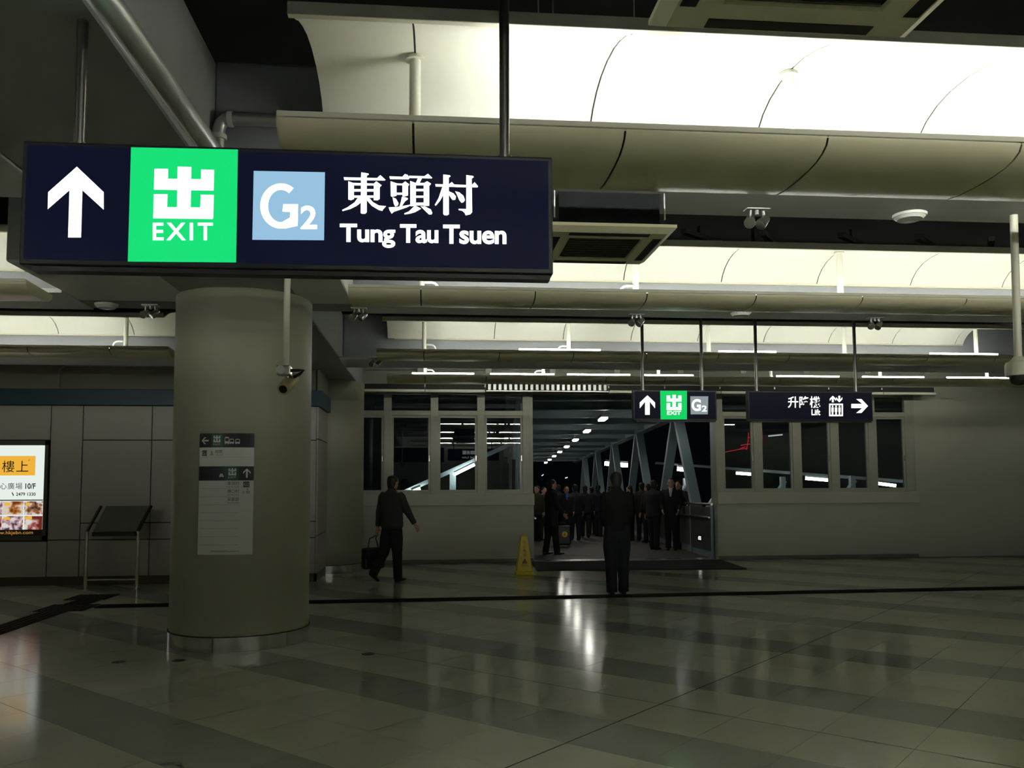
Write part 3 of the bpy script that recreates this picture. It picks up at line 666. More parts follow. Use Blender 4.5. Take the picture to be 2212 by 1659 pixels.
def twin_spot(px,py,label,z=SOF):
    p=onplane(px,py,Z=z-.03); e=empty('twin_spotlight',(p.x,p.y,z)); x,y=p.x,p.y
    MB().box(x-.085,x+.085,y-.04,y+.04,z-.018,z).build('mounting_plate',M_POST,e,bevel=.004)
    MB().cyl((x,y,z-.05),(x,y,z-.018),.014,seg=10).build('stem',M_GALV,e)
    for s,d in ((-1,(-.3,-.6,-.5)),(1,(-.55,-.3,-.6))):
        MB().bar((x+s*.045,y,z-.02),(x+s*.055,y,z-.09),.02,.012).build('bracket',M_GALV,e)
        c=Vector((x+s*.05,y,z-.09)); d=Vector(d).normalized()
        h=MB().tube([c-d*.05,c-d*.03,c+d*.02,c+d*.055],[.018,.03,.036,.04],14).build('lamp_head',M_STEEL,e,smooth=True)
        MB().cyl(c+d*.0551,c+d*.058,.034,seg=14).build('lens',mat('spot_lens',(.5,.5,.5,1),.05,metal=.9),h)
    tag(e,label,'spotlight')
twin_spot(1635,458,'twin steel spotlight under the nearest cross beam')
twin_spot(1375,683,'twin steel spotlight under the second beam beside a sign pole')
twin_spot(1890,690,'twin steel spotlight under the second beam near the lift sign poles')
twin_spot(325,664,'twin steel spotlight under the beam just left of the column head')
twin_spot(812,775,'twin steel spotlight beyond the column at the end of the third light row')
twin_spot(775,670,'twin steel spotlight under the beam end just right of the column head')
p=onplane(810,762,Y=13.6); 
# pipes on the near beam
tag(MB().cyl((-1.27,2.2,3.415),(-1.20,5.2,3.415),.058,seg=24).build('service_pipe',M_GALV,smooth=True),'fat silver service pipe running along the near ceiling beam','pipe')
e=empty('drain_pipe',(-1.1,5.2,3.8))
MB().tube([(-.7,5.27,3.835),(-1.22,5.27,3.835),(-1.27,5.27,3.83),(-1.30,5.27,3.80),(-1.31,5.27,3.76),(-1.31,5.27,3.5)],.04,14).build('pipe_run',M_GALV,e,smooth=True)
MB().cyl((-1.255,5.27,3.835),(-1.225,5.27,3.835),.05,seg=16).build('coupling',M_POST,e,smooth=True); MB().cyl((-1.31,5.27,3.70),(-1.31,5.27,3.73),.05,seg=16).build('coupling',M_POST,e,smooth=True)
tag(e,'silver drain pipe with an elbow on the beam face above the large sign','pipe')
# closed circuit camera on a pole in front of the column
e=empty('bullet_camera',(-.938,5.6,SOF))
MB().cyl((-.938,5.6,2.33),(-.93,5.6,SOF),.021,seg=16).build('pole',M_RAIL,e,smooth=True)
MB().box(-.99,-.90,5.55,5.64,2.27,2.335).build('bracket_box',M_STEEL,e,bevel=.008)
MB().cyl((-.962,5.545,2.305),(-.962,5.55,2.305),.028,seg=18).build('knob',M_GALV,e)
MB().tube([(-.90,5.60,2.305),(-.86,5.62,2.31),(-.828,5.64,2.312),(-.85,5.62,2.285),(-.885,5.6,2.262)],.011,8).build('cable',M_BLACK,e,smooth=True)
c=Vector((-.925,5.64,2.225)); d=Vector((-.16,-.80,-.42)).normalized()
b_=MB().tube([c-d*.10,c-d*.095,c+d*.10,c+d*.105],[.03,.042,.042,.038],24).build('camera_body',mat('camera_tan',(.55,.46,.26,1),.4),e,smooth=True)
MB().cyl(c+d*.1052,c+d*.108,.027,seg=20).build('lens',M_BLACK,b_)
MB().bar((-.935,5.6,2.28),(-.928,5.63,2.25),.02,.02).build('swivel',M_STEEL,e)
tag(e,'tan bullet security camera on a cream pole in front of the column','camera')
e=empty('dome_camera',(4.148,5.6,SOF))
MB().cyl((4.148,5.6,2.44),(4.165,5.6,SOF),.026,seg=18).build('pole',M_RAIL,e,smooth=True)
MB().lathe((4.148,5.6,2.34),[(.0001,.11),(.03,.105),(.05,.08),(.082,.06),(.086,.04),(.086,-.03),(.078,-.035),(.0001,-.035)],28).build('housing',M_RAIL,e,smooth=True)
MB().lathe((4.148,5.6,2.305),[(.062,0),(.06,-.03),(.045,-.052),(.02,-.062),(.0001,-.064)],24).build('dome',M_BLACK,e,smooth=True)
tag(e,'cream dome camera on a pole at the right frame edge','camera')

# ------------------------------------------------------------------ direction board wrapped on the column
BR=CR+.012; BCX=-1.935
def bend(x,z,k=0):
    w=(x-BCX)/BR+(BCX-CX)/BR; r=BR+.0012*k; return (CX+r*math.sin(w),CY-r*math.cos(w),z)
def bgrid(x0,x1,z0,z1,k,n=14):
    mb=MB(); vs=[];fs=[]
    for i in range(n+1):
        x=x0+(x1-x0)*i/n; vs+= [bend(x,z0,k),bend(x,z1,k)]
    for i in range(n): fs.append((2*i,2*i+2,2*i+3,2*i+1))
    return mb.add(vs,fs)
e=empty('direction_board',(BCX,CY-BR,.91)); X0,X1,BZ0,BZ1=BCX-.262,BCX+.262,.91,2.06
vs=[];fs=[];n=16
for i in range(n+1):
    x=X0+(X1-X0)*i/n
    for k,z in ((-9,BZ0),(-9,BZ1),(0,BZ1),(0,BZ0)): vs.append(bend(x,z,k))
for i in range(n):
    for j in range(4): fs.append((4*i+j,4*i+4+j,4*i+4+(j+1)%4,4*i+(j+1)%4))
fs+=[(0,1,2,3),(4*n+3,4*n+2,4*n+1,4*n)]
MB().add(vs,fs).build('plate',mat('board_white',(.80,.80,.76,1),.4,var=.02),e)
M_BN=mat('board_navy',(.012,.013,.02,1),.4); M_BG=mat('board_green',(.012,.09,.06,1),.4); M_BW=mat('board_print_white',(.75,.76,.72,1),.5,var=0); M_BK=mat('board_print_black',(.05,.05,.05,1),.5,var=0); M_BLU=mat('board_print_line',(.42,.42,.40,1),.5,var=0)
M_BY=mat('board_yellow',(.5,.38,.10,1),.5,var=0)
H1=(1.925,2.06); H2=(1.61,1.745)
for a,b in (H1,H2): bgrid(X0,X1,a,b,1).build('header_band',M_BN,e)
bb=lambda k:(lambda x,z:bend(x,z,k))
bgrid(X0+.125,X0+.235,*H1,2,5).build('exit_panel',M_BG,e); bgrid(X0+.26,X0+.39,*H2,2,5).build('exit_panel',M_BG,e)
flat(arrow(X0+.06,1.99,.075,.065,.016,'left'),bb(3)).build('arrow',M_BW,e)
flat(arrow(X0+.46,1.68,.088,.068,.016),bb(3)).build('arrow',M_BW,e)
flat(exit_glyph(X0+.145,1.972,X0+.212,2.04),bb(3)).build('exit_symbol',M_BW,e); text_fit('EXIT',X0+.145,X0+.212,1.945,1.962,bb(3)).build('lettering',M_BW,e)
flat(exit_glyph(X0+.292,1.658,X0+.364,1.727),bb(3)).build('exit_symbol',M_BW,e); text_fit('EXIT',X0+.292,X0+.364,1.63,1.648,bb(3)).build('lettering',M_BW,e)
def bus(x,z,w,h): return [rect(x,z,x+w,z+h*.35),rect(x,z+h*.35,x+w*.12,z+h*.85),rect(x+w*.88,z+h*.35,x+w,z+h*.85),rect(x+w*.1,z+h*.82,x+w*.9,z+h),rect(x+w*.1,z-h*.12,x+w*.28,z),rect(x+w*.72,z-h*.12,x+w*.9,z)]
def car(x,z,w,h): return [rect(x,z,x+w,z+h*.45),[(x+w*.08,z+h*.45),(x+w*.92,z+h*.45),(x+w*.78,z+h),(x+w*.22,z+h)],rect(x+w*.05,z-h*.18,x+w*.22,z),rect(x+w*.78,z-h*.18,x+w*.95,z)]
flat(bus(X0+.252,1.962,.042,.062)+bus(X0+.297,1.962,.042,.045)+bus(X0+.350,1.962,.042,.045),bb(3)).build('vehicle_symbol',M_BW,e)
flat(car(X0+.207,1.645,.042,.03),bb(3)).build('vehicle_symbol',M_BW,e)
flat([rect(X0+.030,1.845,X0+.080,1.898)],bb(1)).build('exit_letter_panel',M_BK,e); text_fit('G1',X0+.035,X0+.076,1.855,1.885,bb(2)).build('lettering',M_BW,e)
flat([rect(X0+.115,1.85,X0+.145,1.862),rect(X0+.122,1.862,X0+.138,1.89)],bb(1)).build('rail_symbol',M_BY,e)
text_fit('輕鐵',X0+.165,X0+.23,1.868,1.9,bb(1)).build('lettering',M_BK,e); text_fit('Light Rail',X0+.165,X0+.235,1.845,1.86,bb(1)).build('lettering',M_BK,e)
flat([rect(X0+.43,1.545,X0+.485,1.6)],bb(1)).build('exit_letter_panel',M_BK,e); text_fit('G2',X0+.436,X0+.48,1.558,1.586,bb(2)).build('lettering',M_BW,e)
for z,a,b in ((1.565,'東頭村','Tung Tau Tsuen'),(1.49,'欖口村','Lam Hau Tsuen'),(1.415,'采葉庭','The Parcville')):
    text_fit(a,X0+.285,X0+.392,z,z+.036,bb(1)).build('lettering',M_BK,e); text_fit(b,X0+.27 if a=='東頭村' else X0+.285,X0+.392,z-.022,z-.008,bb(1)).build('lettering',M_BK,e)
flat([rect(X0+.425,1.485,X0+.44,1.51),rect(X0+.455,1.485,X0+.49,1.512),rect(X0+.458,1.518,X0+.475,1.535)],bb(1)).build('facility_symbol',M_BLU,e)
for z in (1.83,1.533,1.456,1.38,1.305,1.23,1.155,1.08,1.0): bgrid(X0+.02,X1-.13 if z<1.6 else X1-.03,z,z+.0025,1,8).build('rule',M_BLU,e)
text_fit('更多資料請向車站職員查詢 Please contact station staff',X0+.14,X1-.125,.935,.953,bb(1)).build('lettering',M_BK,e)
tag(e,'white exit direction board with two black header bands wrapped on the column','sign')

# ------------------------------------------------------------------ information stand
e=empty('information_stand',(-4.83,13.5,0))
for x in (-5.185,-4.435):
    MB().cyl((x,13.5,0.0),(x,13.5,.87),.028,seg=18).build('leg',M_STEEL,e,smooth=True)
    MB().cyl((x,13.5,0),(x,13.5,.012),.06,seg=18).build('foot_plate',M_STEEL,e,smooth=True)
    MB().cyl((x,13.5,.86),(x,13.5,.885),.034,seg=18).build('joint_ring',M_STEEL,e,smooth=True)
    a=Vector((x+.0,13.48,.87)); b=Vector((x+.115,13.72,1.26))
    MB().bar(a,b,.035,.03).build('side_arm',M_BLACK,e)
MB().cyl((-5.185,13.5,.15),(-4.435,13.5,.15),.014,seg=12).build('cross_bar',M_STEEL,e,smooth=True)
c0=Vector((-5.10,13.50,.87)); up=Vector((.10,.24,.385)); ac=Vector((1,0,0)); L=.635
MB().poly([c0,c0+ac*L,c0+ac*L+up,c0+up],(0,-.012,.006)).build('clear_plate',mat('stand_plate',(.16,.16,.14,1),.15,var=.1),e)
MB().bar(c0+Vector((0,-.02,-.03)),c0+ac*L+Vector((0,-.02,-.03)),.04,.06).build('tray',M_BLACK,e)
tag(e,'metal information stand with a tilted dark plate before the panelled wall','stand')

# ------------------------------------------------------------------ caution cone and door mat
e=empty('caution_cone',(1.645,14.88,0)); hx=.135; top=.055; hh=.67
def frust(h0,h1,a,b): 
    vs=[(1.645+sx*r,14.88+sy*r,z) for r,z in ((a,h0),(b,h1)) for sx,sy in ((-1,-1),(1,-1),(1,1),(-1,1))]
    return MB().add(vs,[(3,2,1,0),(4,5,6,7)]+[(k,(k+1)%4,4+(k+1)%4,4+k) for k in range(4)])
M_YEL=mat('cone_yellow',(.88,.70,.0,1),.35,var=.05)
frust(.06,hh,hx,top).build('body',M_YEL,e,bevel=.008); frust(0.0,.06,hx+.03,hx+.012).build('base_flange',M_YEL,e,bevel=.008)
frust(hh,hh+.012,top*.75,top*.6).build('cap',M_YEL,e)
M_RED=mat('cone_print',(.55,.12,.02,1),.5,var=0)
for face in (0,1):
    def cf(x,z,face=face):
        r=hx+(top-hx)*(z-.06)/(hh-.06)+.004
        return (1.645+x,14.88-r,z) if face==0 else (1.645+r,14.88+x,z)
    for k,ch in enumerate('小心地滑'): text_fit(ch,-.028,.028,.54-k*.075,.595-k*.075,cf).build('lettering',M_RED,e)
    flat([[(-.05,.20),(.05,.20),(0,.285)]],cf).build('warning_triangle',M_RED,e)
    text_fit('CAUTION',-.06,.06,.15,.18,cf).build('lettering',M_RED,e)
e.rotation_euler=(0,0,0)
tag(e,'yellow four sided wet floor caution cone beside the doorway','caution cone')
e=empty('door_mat',(3.95,16.05,0))
MB().poly([(1.95,15.45,.001),(5.80,15.25,.001),(5.98,17.15,.001),(2.05,17.15,.001)],(0,0,.012)).build('pile',M_MAT,e)
tag(e,'black floor mat lying inside the doorway threshold','door mat')

# ------------------------------------------------------------------ covered footbridge beyond the doorway
BA=math.radians(4.9); ba=Vector((math.sin(BA),math.cos(BA),0)); br=Vector((math.cos(BA),-math.sin(BA),0)); BO=Vector((4.04,YW+.22,0)); SL=-.0115
def B(s,t,h): return BO+ba*s+br*t+Vector((0,0,h+SL*s))
def bpoly(pts,d): return MB().poly([B(*p) for p in pts],d)
HW=2.05; BL=36
fl=bpoly([(-.1,-HW-.3,0),(BL,-HW-.3,0),(BL,HW+.3,0),(-.1,HW+.3,0)],(0,0,-.25)).build('bridge_floor',M_BFLOOR); struct(fl)
roof=bpoly([(.05,-HW-.4,3.78),(BL,-HW-.4,3.78),(BL,HW+.4,3.78),(.05,HW+.4,3.78)],(0,0,.1)).build('bridge_roof',M_DECK); struct(roof)
for k in range(17):
    s=.5+k*2.05
    m=MB(); m.bar(B(s,-HW,3.58),B(s,HW,3.58),.04,.36); m.bar(B(s,-HW,3.40),B(s,HW,3.40),.22,.03)
    m.build('roof_beam',M_TRUSS,roof)
for k in range(5):
    t=-1.6+k*.8; MB().bar(B(.1,t,3.76),B(BL,t,3.76),.05,.04).build('purlin',M_DECK,roof)
for sd,lab in ((1,'blue grey steel truss along the right side of the footbridge'),(-1,'blue grey steel truss along the left side of the footbridge')):
    e=empty('bridge_truss',B(0,sd*HW,0)); t=sd*HW
    MB().bar(B(.3,t,3.5),B(BL,t,3.5),.28,.26).build('top_chord',M_TRUSS,e,bevel=.01); MB().bar(B(.3,t,.12),B(BL,t,.12),.28,.24).build('bottom_chord',M_TRUSS,e)
    s=1.25; k=0
    while s<BL-4:
        ap=s+3.1
        MB().bar(B(s+.35,t,.2),B(ap-.12,t,3.4),.16,.24,br).build('diagonal',M_TRUSS,e,bevel=.008)
        MB().bar(B(s+6.0,t,.2),B(ap+.12,t,3.4),.16,.24,br).build('diagonal',M_TRUSS,e,bevel=.008)
        s+=6.25
    MB().bar(B(.32,t,0),B(.32,t,3.5),.2,.2).build('end_post',M_TRUSS,e)
    tag(e,lab,'truss')
    e=empty('bridge_parapet',B(0,sd*1.9,0)); t=sd*1.9
    for k in range(17):
        a=.25+k*2.0
        MB().bar(B(a,t,.62),B(a+1.96,t,.62),.03,.92).build('panel',M_PARA,e)
        MB().bar(B(a-.02,t,0),B(a-.02,t,1.12),.05,.05).build('post',M_TRUSS,e)
    MB().cyl(B(.2,t,1.14),B(34.3,t,1.14),.03,seg=12).build('handrail',M_STEEL,e,smooth=True)
    MB().cyl(B(.2,t-sd*.06,.86),B(34.3,t-sd*.06,.86),.02,seg=10).build('handrail',M_STEEL,e,smooth=True)
    tag(e,'dark parapet with steel handrails on the %s side of the footbridge'%('right','left')[sd<0],'parapet')
M_BL=emit('bridge_lamp_glow',(1,.97,.88,1),BRIDGE_LAMP)
ORD=['nearest','second','third','fourth','fifth','sixth','seventh','farthest']
for k in range(8):
    s=3.45+k*4.05; e=empty('bridge_lamp',B(s,0,3.25))
    MB().bar(B(s-.42,0,3.30),B(s+.42,0,3.30),.20,.07).build('housing',M_GALV,e,bevel=.01)
    MB().bar(B(s-.38,0,3.245),B(s+.38,0,3.245),.15,.04).build('diffuser',M_BL,e)
    for q in (-.3,.3): MB().cyl(B(s+q,0,3.33),B(s+q,0,3.80),.01,seg=6).build('hanger',M_GALV,e)
    tag(e,'%s lamp in the row under the footbridge roof'%ORD[k],'lamp','footbridge lamps')
e=empty('chord_glint',B(3.2,1.82,3.3)); MB().bar(B(2.9,1.82,3.36),B(3.7,1.82,3.36),.08,.06).build('housing',M_GALV,e); MB().bar(B(2.95,1.82,3.315),B(3.65,1.82,3.315),.05,.03).build('diffuser',emit('glint_glow',(1,.98,.92,1),2.5),e)  # glowing bar puts a bright glint on the truss chord
tag(e,'slim glowing bar for a glint on the right truss chord near the exit sign','lamp')
e=empty('sign_reflection',B(1.2,1.87,.35)); q=B(1.25,1.868,.38)
MB().bar(B(1.05,1.875,.38),B(1.45,1.875,.38),.012,.14).build('case',M_BLACK,e)  # dark backing and glowing bars paint a sign reflected in the parapet
for k in range(3): MB().bar(B(1.12,1.866,.35+k*.03),B(1.38-.05*(k==2),1.866,.35+k*.03),.004,.014).build('reflection_bar',E_WHITE,e)
tag(e,'small glowing white bars for a sign reflection low on the right parapet','painted reflection')
tag(MB().bar(B(1.35,-1.15,.006),B(1.35,-.55,.006),.03,.008).build('floor_strap',mat('orange_strap',(.8,.25,.04,1),.6)),'orange strap lying on the footbridge floor inside the doorway','strap')

# ------------------------------------------------------------------ lights and structures outside in the night
def far_lamp(px0,py0,px1,py1,Y,label,th=.10,grp=None,m=None):
    a=onplane(px0,py0,Y=Y); b=onplane(px1,py1,Y=Y); e=empty('walkway_lamp',(a+b)/2)
    MB().bar(a,b,th,th).build('diffuser',m or M_BL,e); MB().bar(a+Vector((0,0,th*.7)),b+Vector((0,0,th*.7)),th*1.3,th*.5).build('housing',M_GALV,e)
    return tag(e,label,'lamp',grp)
gl='lamps of the walkway outside'
far_lamp(1591,1022,1630,1025,38,'lamp on the outside walkway seen in the first pane right of the doorway',.12,gl)
far_lamp(1741,1033,1787,1037,34,'lamp on the outside walkway seen under the lift sign middle pane',.12,gl)
far_lamp(1896,1044,1934,1049,31,'lamp on the outside walkway seen in the last window pane',.11,gl)
far_lamp(1307,1001,1319,1002,60,'small outside lamp left of the third truss apex',.28,gl)
far_lamp(1339,1004,1355,1005,52,'small outside lamp between two truss diagonals beyond the footbridge',.25,gl)
far_lamp(1438,1010,1447,1011,48,'small outside lamp behind the near truss diagonal',.2,gl)
far_lamp(1464,1013,1487,1015,44,'outside lamp between the near pair of truss diagonals',.2,gl)
e=empty('outside_walkway',onplane(1760,1060,Y=36))
a=onplane(1420,1006,Y=46)+Vector((0,0,.15)); b=onplane(2080,1056,Y=30)+Vector((0,0,.12)); MB().bar(a,b,.3,.12).build('canopy_edge',M_TRUSS,e)
for px,Y in ((1480,44),(1560,41),(1690,37),(1840,33.5),(1990,31)):
    p=onplane(px,1020,Y=Y+.3); MB().bar((p.x,p.y,-2),(p.x,p.y,1.9),.2,.2).build('post',M_TRUSS,e)
    MB().bar((p.x-.9,p.y,.3),(p.x+.1,p.y,1.7),.3,.1).build('brace',M_TRUSS,e)
tag(e,'blue grey covered walkway outside seen through the right hand windows','walkway')
e=empty('escalator_canopy',onplane(960,1040,Y=24)); 
a=onplane(800,1100,Y=24); b=onplane(1110,960,Y=24)
MB().bar(a+Vector((0,.3,.05)),b+Vector((0,.3,.05)),.25,.12).build('canopy_edge',M_TRUSS,e); 
p=onplane(978,1040,Y=24.4); MB().bar((p.x,p.y,-2),(p.x,p.y,1.95),.18,.18).build('post',M_TRUSS,e)
p=onplane(1085,1040,Y=24.4); MB().bar((p.x,p.y,-2),(p.x,p.y,2.3),.1,.1).build('post',M_DUCT,e); p=onplane(1110,1000,Y=24.4); MB().bar((p.x,p.y,-2),(p.x,p.y,2.3),.1,.1).build('post',M_DUCT,e)
tag(e,'sloping canopy outside the window left of the doorway','canopy')
far_lamp(980,1025,1025,1003,24,'bright sloping tube outside in the third pane left of the doorway',.09)
far_lamp(888,1064,908,1056,24,'short bright sloping lamp outside beside the bag carrying person',.13)
e=empty('neon_sign',onplane(1620,960,Y=75)); M_NE=emit('neon_red',(1,.03,.05,1),.42)
def neon(pts): MB().tube([onplane(x,y,Y=75) for x,y in pts],.035,6).build('neon_tube',M_NE,e)
neon([(1645,917),(1647,945),(1646,975)]); neon([(1617,934),(1616,955),(1612,972)]); neon([(1622,934),(1624,960),(1622,975)]); neon([(1600,962),(1612,960),(1640,958)]); neon([(1564,977),(1590,972),(1615,968)]); neon([(1598,970),(1610,965)]); neon([(1617,945),(1625,945)]);neon([(1630,960),(1632,975),(1645,975)])
tag(e,'distant red neon sign glowing beyond the second window','neon sign')
e=far_lamp(1660,942,1690,939,60,'faint distant lamp streak beside the red neon sign',.1,None,emit('faint_lamp',(.8,.9,.9,1),.5))
far_lamp(1789,951,1793,951,70,'tiny orange lamp far outside above the walkway lamps',.18,None,emit('orange_lamp',(1,.55,.2,1),2.0))
far_lamp(1170,1028,1174,1025,62,'tiny white lamp far beyond the left end of the footbridge',.06,None,emit('white_lamp',(1,1,1,1),.9))
far_lamp(1221,1033,1226,1031,62,'tiny white lamp far beyond the middle of the footbridge',.06,None,MATS['white_lamp'])

# ------------------------------------------------------------------ people
SKIN=mat('skin',(.50,.30,.21,1),.5,var=.04); HAIR=mat('black_hair',(.010,.009,.008,1),.55,var=.2); SHOE=mat('black_shoe',(.012,.011,.010,1),.35)
def cloth(name,c): return mat('cloth_'+name,c,.85,var=.15,scale=14,bump=.25,bscale=60)
BLK=cloth('black',(.012,.012,.014,1)); DGR=cloth('charcoal',(.045,.048,.045,1)); JEAN=cloth('dark_jean',(.020,.023,.03,1)); BRN=cloth('brown',(.05,.038,.022,1)); WHT=cloth('white',(.55,.56,.54,1)); NVY=cloth('navy',(.014,.016,.03,1)); BLU=cloth('blue',(.05,.12,.5,1))
def remesh(mb,name,m,parent,vox,loc,rot,k,smooth_it=3):
    me=mb.mesh('tmp',m); o=bpy.data.objects.new('tmp',me); COL.objects.link(o)
    r=o.modifiers.new('r','REMESH'); r.mode='VOXEL'; r.voxel_size=vox; r.use_smooth_shade=True
    if smooth_it: q=o.modifiers.new('s','SMOOTH'); q.factor=.5; q.iterations=smooth_it
    dg=bpy.context.evaluated_depsgraph_get(); me2=bpy.data.meshes.new_from_object(o.evaluated_get(dg)); me2.name=name
    bpy.data.objects.remove(o); bpy.data.meshes.remove(me)
    n=bpy.data.objects.new(name,me2); COL.objects.link(n)
    if not me2.materials: me2.materials.append(m)
    if parent: n.parent=parent
    return n
def rotx(v,a): return Vector((v.x,v.y*math.cos(a)-v.z*math.sin(a),v.y*math.sin(a)+v.z*math.cos(a)))
def person(loc,rz,h,label,top=BLK,bot=BLK,armL=(0,.16,.25,0),armR=(0,.16,.25,0),legL=(.04,0),legR=(-.04,0),head=(0,0),lean=0,coat=.80,baggy=1.15,bulk=1.17,shirt=None,vox=.013,face=False,group=None,holds=None,hair=HAIR):
    """arm = (swing forward, out, elbow bend, inward turn of forearm) ; leg = (swing, knee bend)"""
    body=MB();jac=MB();tro=MB();sho=[];P={}
    ls=lambda z:lean*(z-.9)
    V=lambda x,y,z:Vector((x,y+ls(z) if z>.9 else y,z))
    # legs
    ank=[]
    for s,(sw,kn) in ((-1,legL),(1,legR)):
        hip=Vector((s*.09,0,.88)); d=rotx(Vector((0,0,-1)),sw); knee=hip+d*.41; d2=rotx(d,-kn); an=knee+d2*.40
        ank.append((s,hip,knee,an,d2))
    low=min(a[3].z for a in ank)-.075
    dz=-low
    for s,hip,knee,an,d2 in ank:
        b=baggy
        tro.tube([hip+Vector((0,0,.10)),hip+Vector((0,0,-.05)),(hip+knee)/2,knee,(knee+an)/2,an+d2*.03],[(.085,.10),(.10,.115),(.085*b,.095*b),(.068*b,.075*b),(.062*b,.068*b),(.060*b,.066*b)],14,(1,0,0))
        body.tube([hip,knee,an],[.06,.045,.035],10,(1,0,0))
        f=rotx(Vector((0,1,0)),math.asin(max(-1,min(1,-d2.y)))*-.6)
        up=Vector((0,0,1)) if abs(d2.y)<.2 else -d2
        fw=(Vector((0,1,0))-up*up.y).normalized()
        a0=an-up*.045
        sm=MB(); sm.tube([a0-fw*.075,a0-fw*.06,a0+fw*.02,a0+fw*.10,a0+fw*.17,a0+fw*.185],[(.02,.02),(.036,.034),(.04,.036),(.045,.028),(.036,.02),(.012,.01)],12,(1,0,0))
        sm.tube([an+d2*-.02,an-up*.04],[.042,.04],10); sho.append(sm)
    tro.tube([(0,0,.78),(0,0,.86),(0,0,.95),(0,0,1.03)],[(.15,.11),(.178,.125),(.172,.12),(.155,.105)],18,(1,0,0))
    body.tube([(0,0,.82),(0,0,1.0),V(0,0,1.25),V(0,0,1.42),V(0,0,1.47)],[(.12,.08),(.12,.08),(.14,.085),(.11,.07),(.055,.055)],16,(1,0,0))
    # torso clothing
    w=bulk
    jac.tube([V(0,0,coat),V(0,0,coat+.04),V(0,0,.98),V(0,0,1.12),V(0,-.005,1.27),V(0,-.01,1.38),V(0,-.012,1.44),V(0,-.005,1.475),V(0,.0,1.50)],
        [(.165*w,.12*w),(.185*w,.135*w),(.182*w,.132*w),(.178*w,.128*w),(.195*w,.135*w),(.195*w,.12*w),(.15*w,.095),(.085,.075),(.07,.068)],20,(1,0,0))
    jac.tube([V(0,-.008,1.45),V(0,-.006,1.50),V(0,-.004,1.525)],[.085,.072,.066],14)
    # arms
    for s,(sw,out,el,inw) in ((-1,armL),(1,armR)):
        sh=V(s*.175*w,-.01,1.405); d=rotx(Vector((0,0,-1)),sw); d=(d+Vector((s*math.tan(out),0,0))).normalized()
        elb=sh+d*.29; d2=rotx(d,el); d2=(d2+Vector((-s*math.tan(inw),0,0))).normalized(); wr=elb+d2*.245
        jac.tube([sh-d*.03+Vector((-s*.03,0,.0)),sh+d*.03,sh+d*.15,elb,elb+d2*.12,wr-d2*.01],[.06,.074,.066,.058*w,.052,.046],12)
        body.tube([sh,elb,wr,wr+d2*.03],[.045,.036,.027,.028],10)
        # hand: palm + fingers + thumb
        sx=Vector((s,0,0)); nrm=(sx-d2*sx.dot(d2)).normalized(); wd=d2.cross(nrm).normalized()
        if wd.y<0: wd=-wd
        pal=wr+d2*.05
        body.tube([wr,wr+d2*.03,wr+d2*.07,wr+d2*.10],[(.017,.026),(.018,.036),(.017,.040),(.012,.036)],12,nrm)
        for q,(off,L) in enumerate(((.030,.066),(.010,.075),(-.010,.070),(-.029,.055))):
            b0=wr+d2*.092+wd*off; c1=(d2-nrm*.35).normalized(); c2=(d2-nrm*1.0).normalized()
            body.tube([b0,b0+c1*L*.5,b0+c1*L*.5+c2*L*.5],[.0095,.009,.0075],8)
        th=wr+d2*.03+wd*.03; td=(d2+wd*.8-nrm*.3).normalized(); body.tube([th,th+td*.035,th+td*.035+(td+d2*.6).normalized()*.03],[.012,.011,.008],8)
        P['hand'+('L' if s<0 else 'R')]=wr+d2*.12-nrm*.02
    # head
    hy,hn=head   # yaw, nod
    nb=V(0,.0,1.45); hc=V(0,.02,1.60)
    Rm=Matrix.Rotation(hy,3,'Z')@Matrix.Rotation(-hn,3,'X')
    def Hd(x,y,z): return hc+Rm@Vector((x,y,z))
    body.tube([nb,V(0,.005,1.50),Hd(0,-.005,-.04)],[.058,.054,.056],12,(1,0,0))
    body.tube([Hd(0,.055,-.115),Hd(0,.035,-.10),Hd(0,.018,-.06),Hd(0,.01,-.01),Hd(0,.003,.04),Hd(0,-.002,.08),Hd(0,-.004,.108),Hd(0,-.004,.118)],[(.02,.018),(.042,.045),(.062,.075),(.072,.090),(.076,.098),(.068,.088),(.04,.05),(.01,.01)],18,Rm@Vector((1,0,0)))
    body.tube([Hd(0,.09,.012),Hd(0,.108,-.012),Hd(0,.112,-.03),Hd(0,.088,-.038)],[(.008,.008),(.010,.010),(.014,.012),(.008,.006)],8)
    body.tube([Hd(-.022,.088,-.062),Hd(0,.096,-.062),Hd(.022,.088,-.062)],[.006,.009,.006],8)
    for s in (-1,1): body.tube([Hd(s*.074,-.008,.02),Hd(s*.085,-.016,.012),Hd(s*.082,-.012,-.03),Hd(s*.07,-.004,-.035)],[(.006,.012),(.007,.016),(.007,.012),(.005,.006)],8)
    hm=MB(); 
    hm.tube([Hd(0,-.048,-.105),Hd(0,-.050,-.075),Hd(0,-.045,-.02),Hd(0,-.03,.02),Hd(0,-.016,.06),Hd(0,-.008,.098),Hd(0,-.006,.126),Hd(0,-.006,.136)],[(.045,.022),(.062,.038),(.076,.060),(.084,.080),(.086,.098),(.072,.09),(.04,.05),(.008,.008)],18,Rm@Vector((1,0,0)))
    k=h/1.72
    root=empty('person',loc); root.rotation_euler=(0,0,rz); root.scale=(k,k,k)
    shift=Vector((0,0,dz))
    for mb in [body,jac,tro,hm]+sho: mb.v=[(a,b,c+dz) for a,b,c in mb.v]
    remesh(body,'body',SKIN,root,vox*.75,None,None,1,2); remesh(tro,'trousers',bot,root,vox*1.2,None,None,1,4); remesh(jac,'jacket',top,root,vox*1.2,None,None,1,4)
    remesh(hm,'hair',hair,root,vox,None,None,1,1)
    for sm in sho: remesh(sm,'shoe',SHOE,root,vox,None,None,1,2)
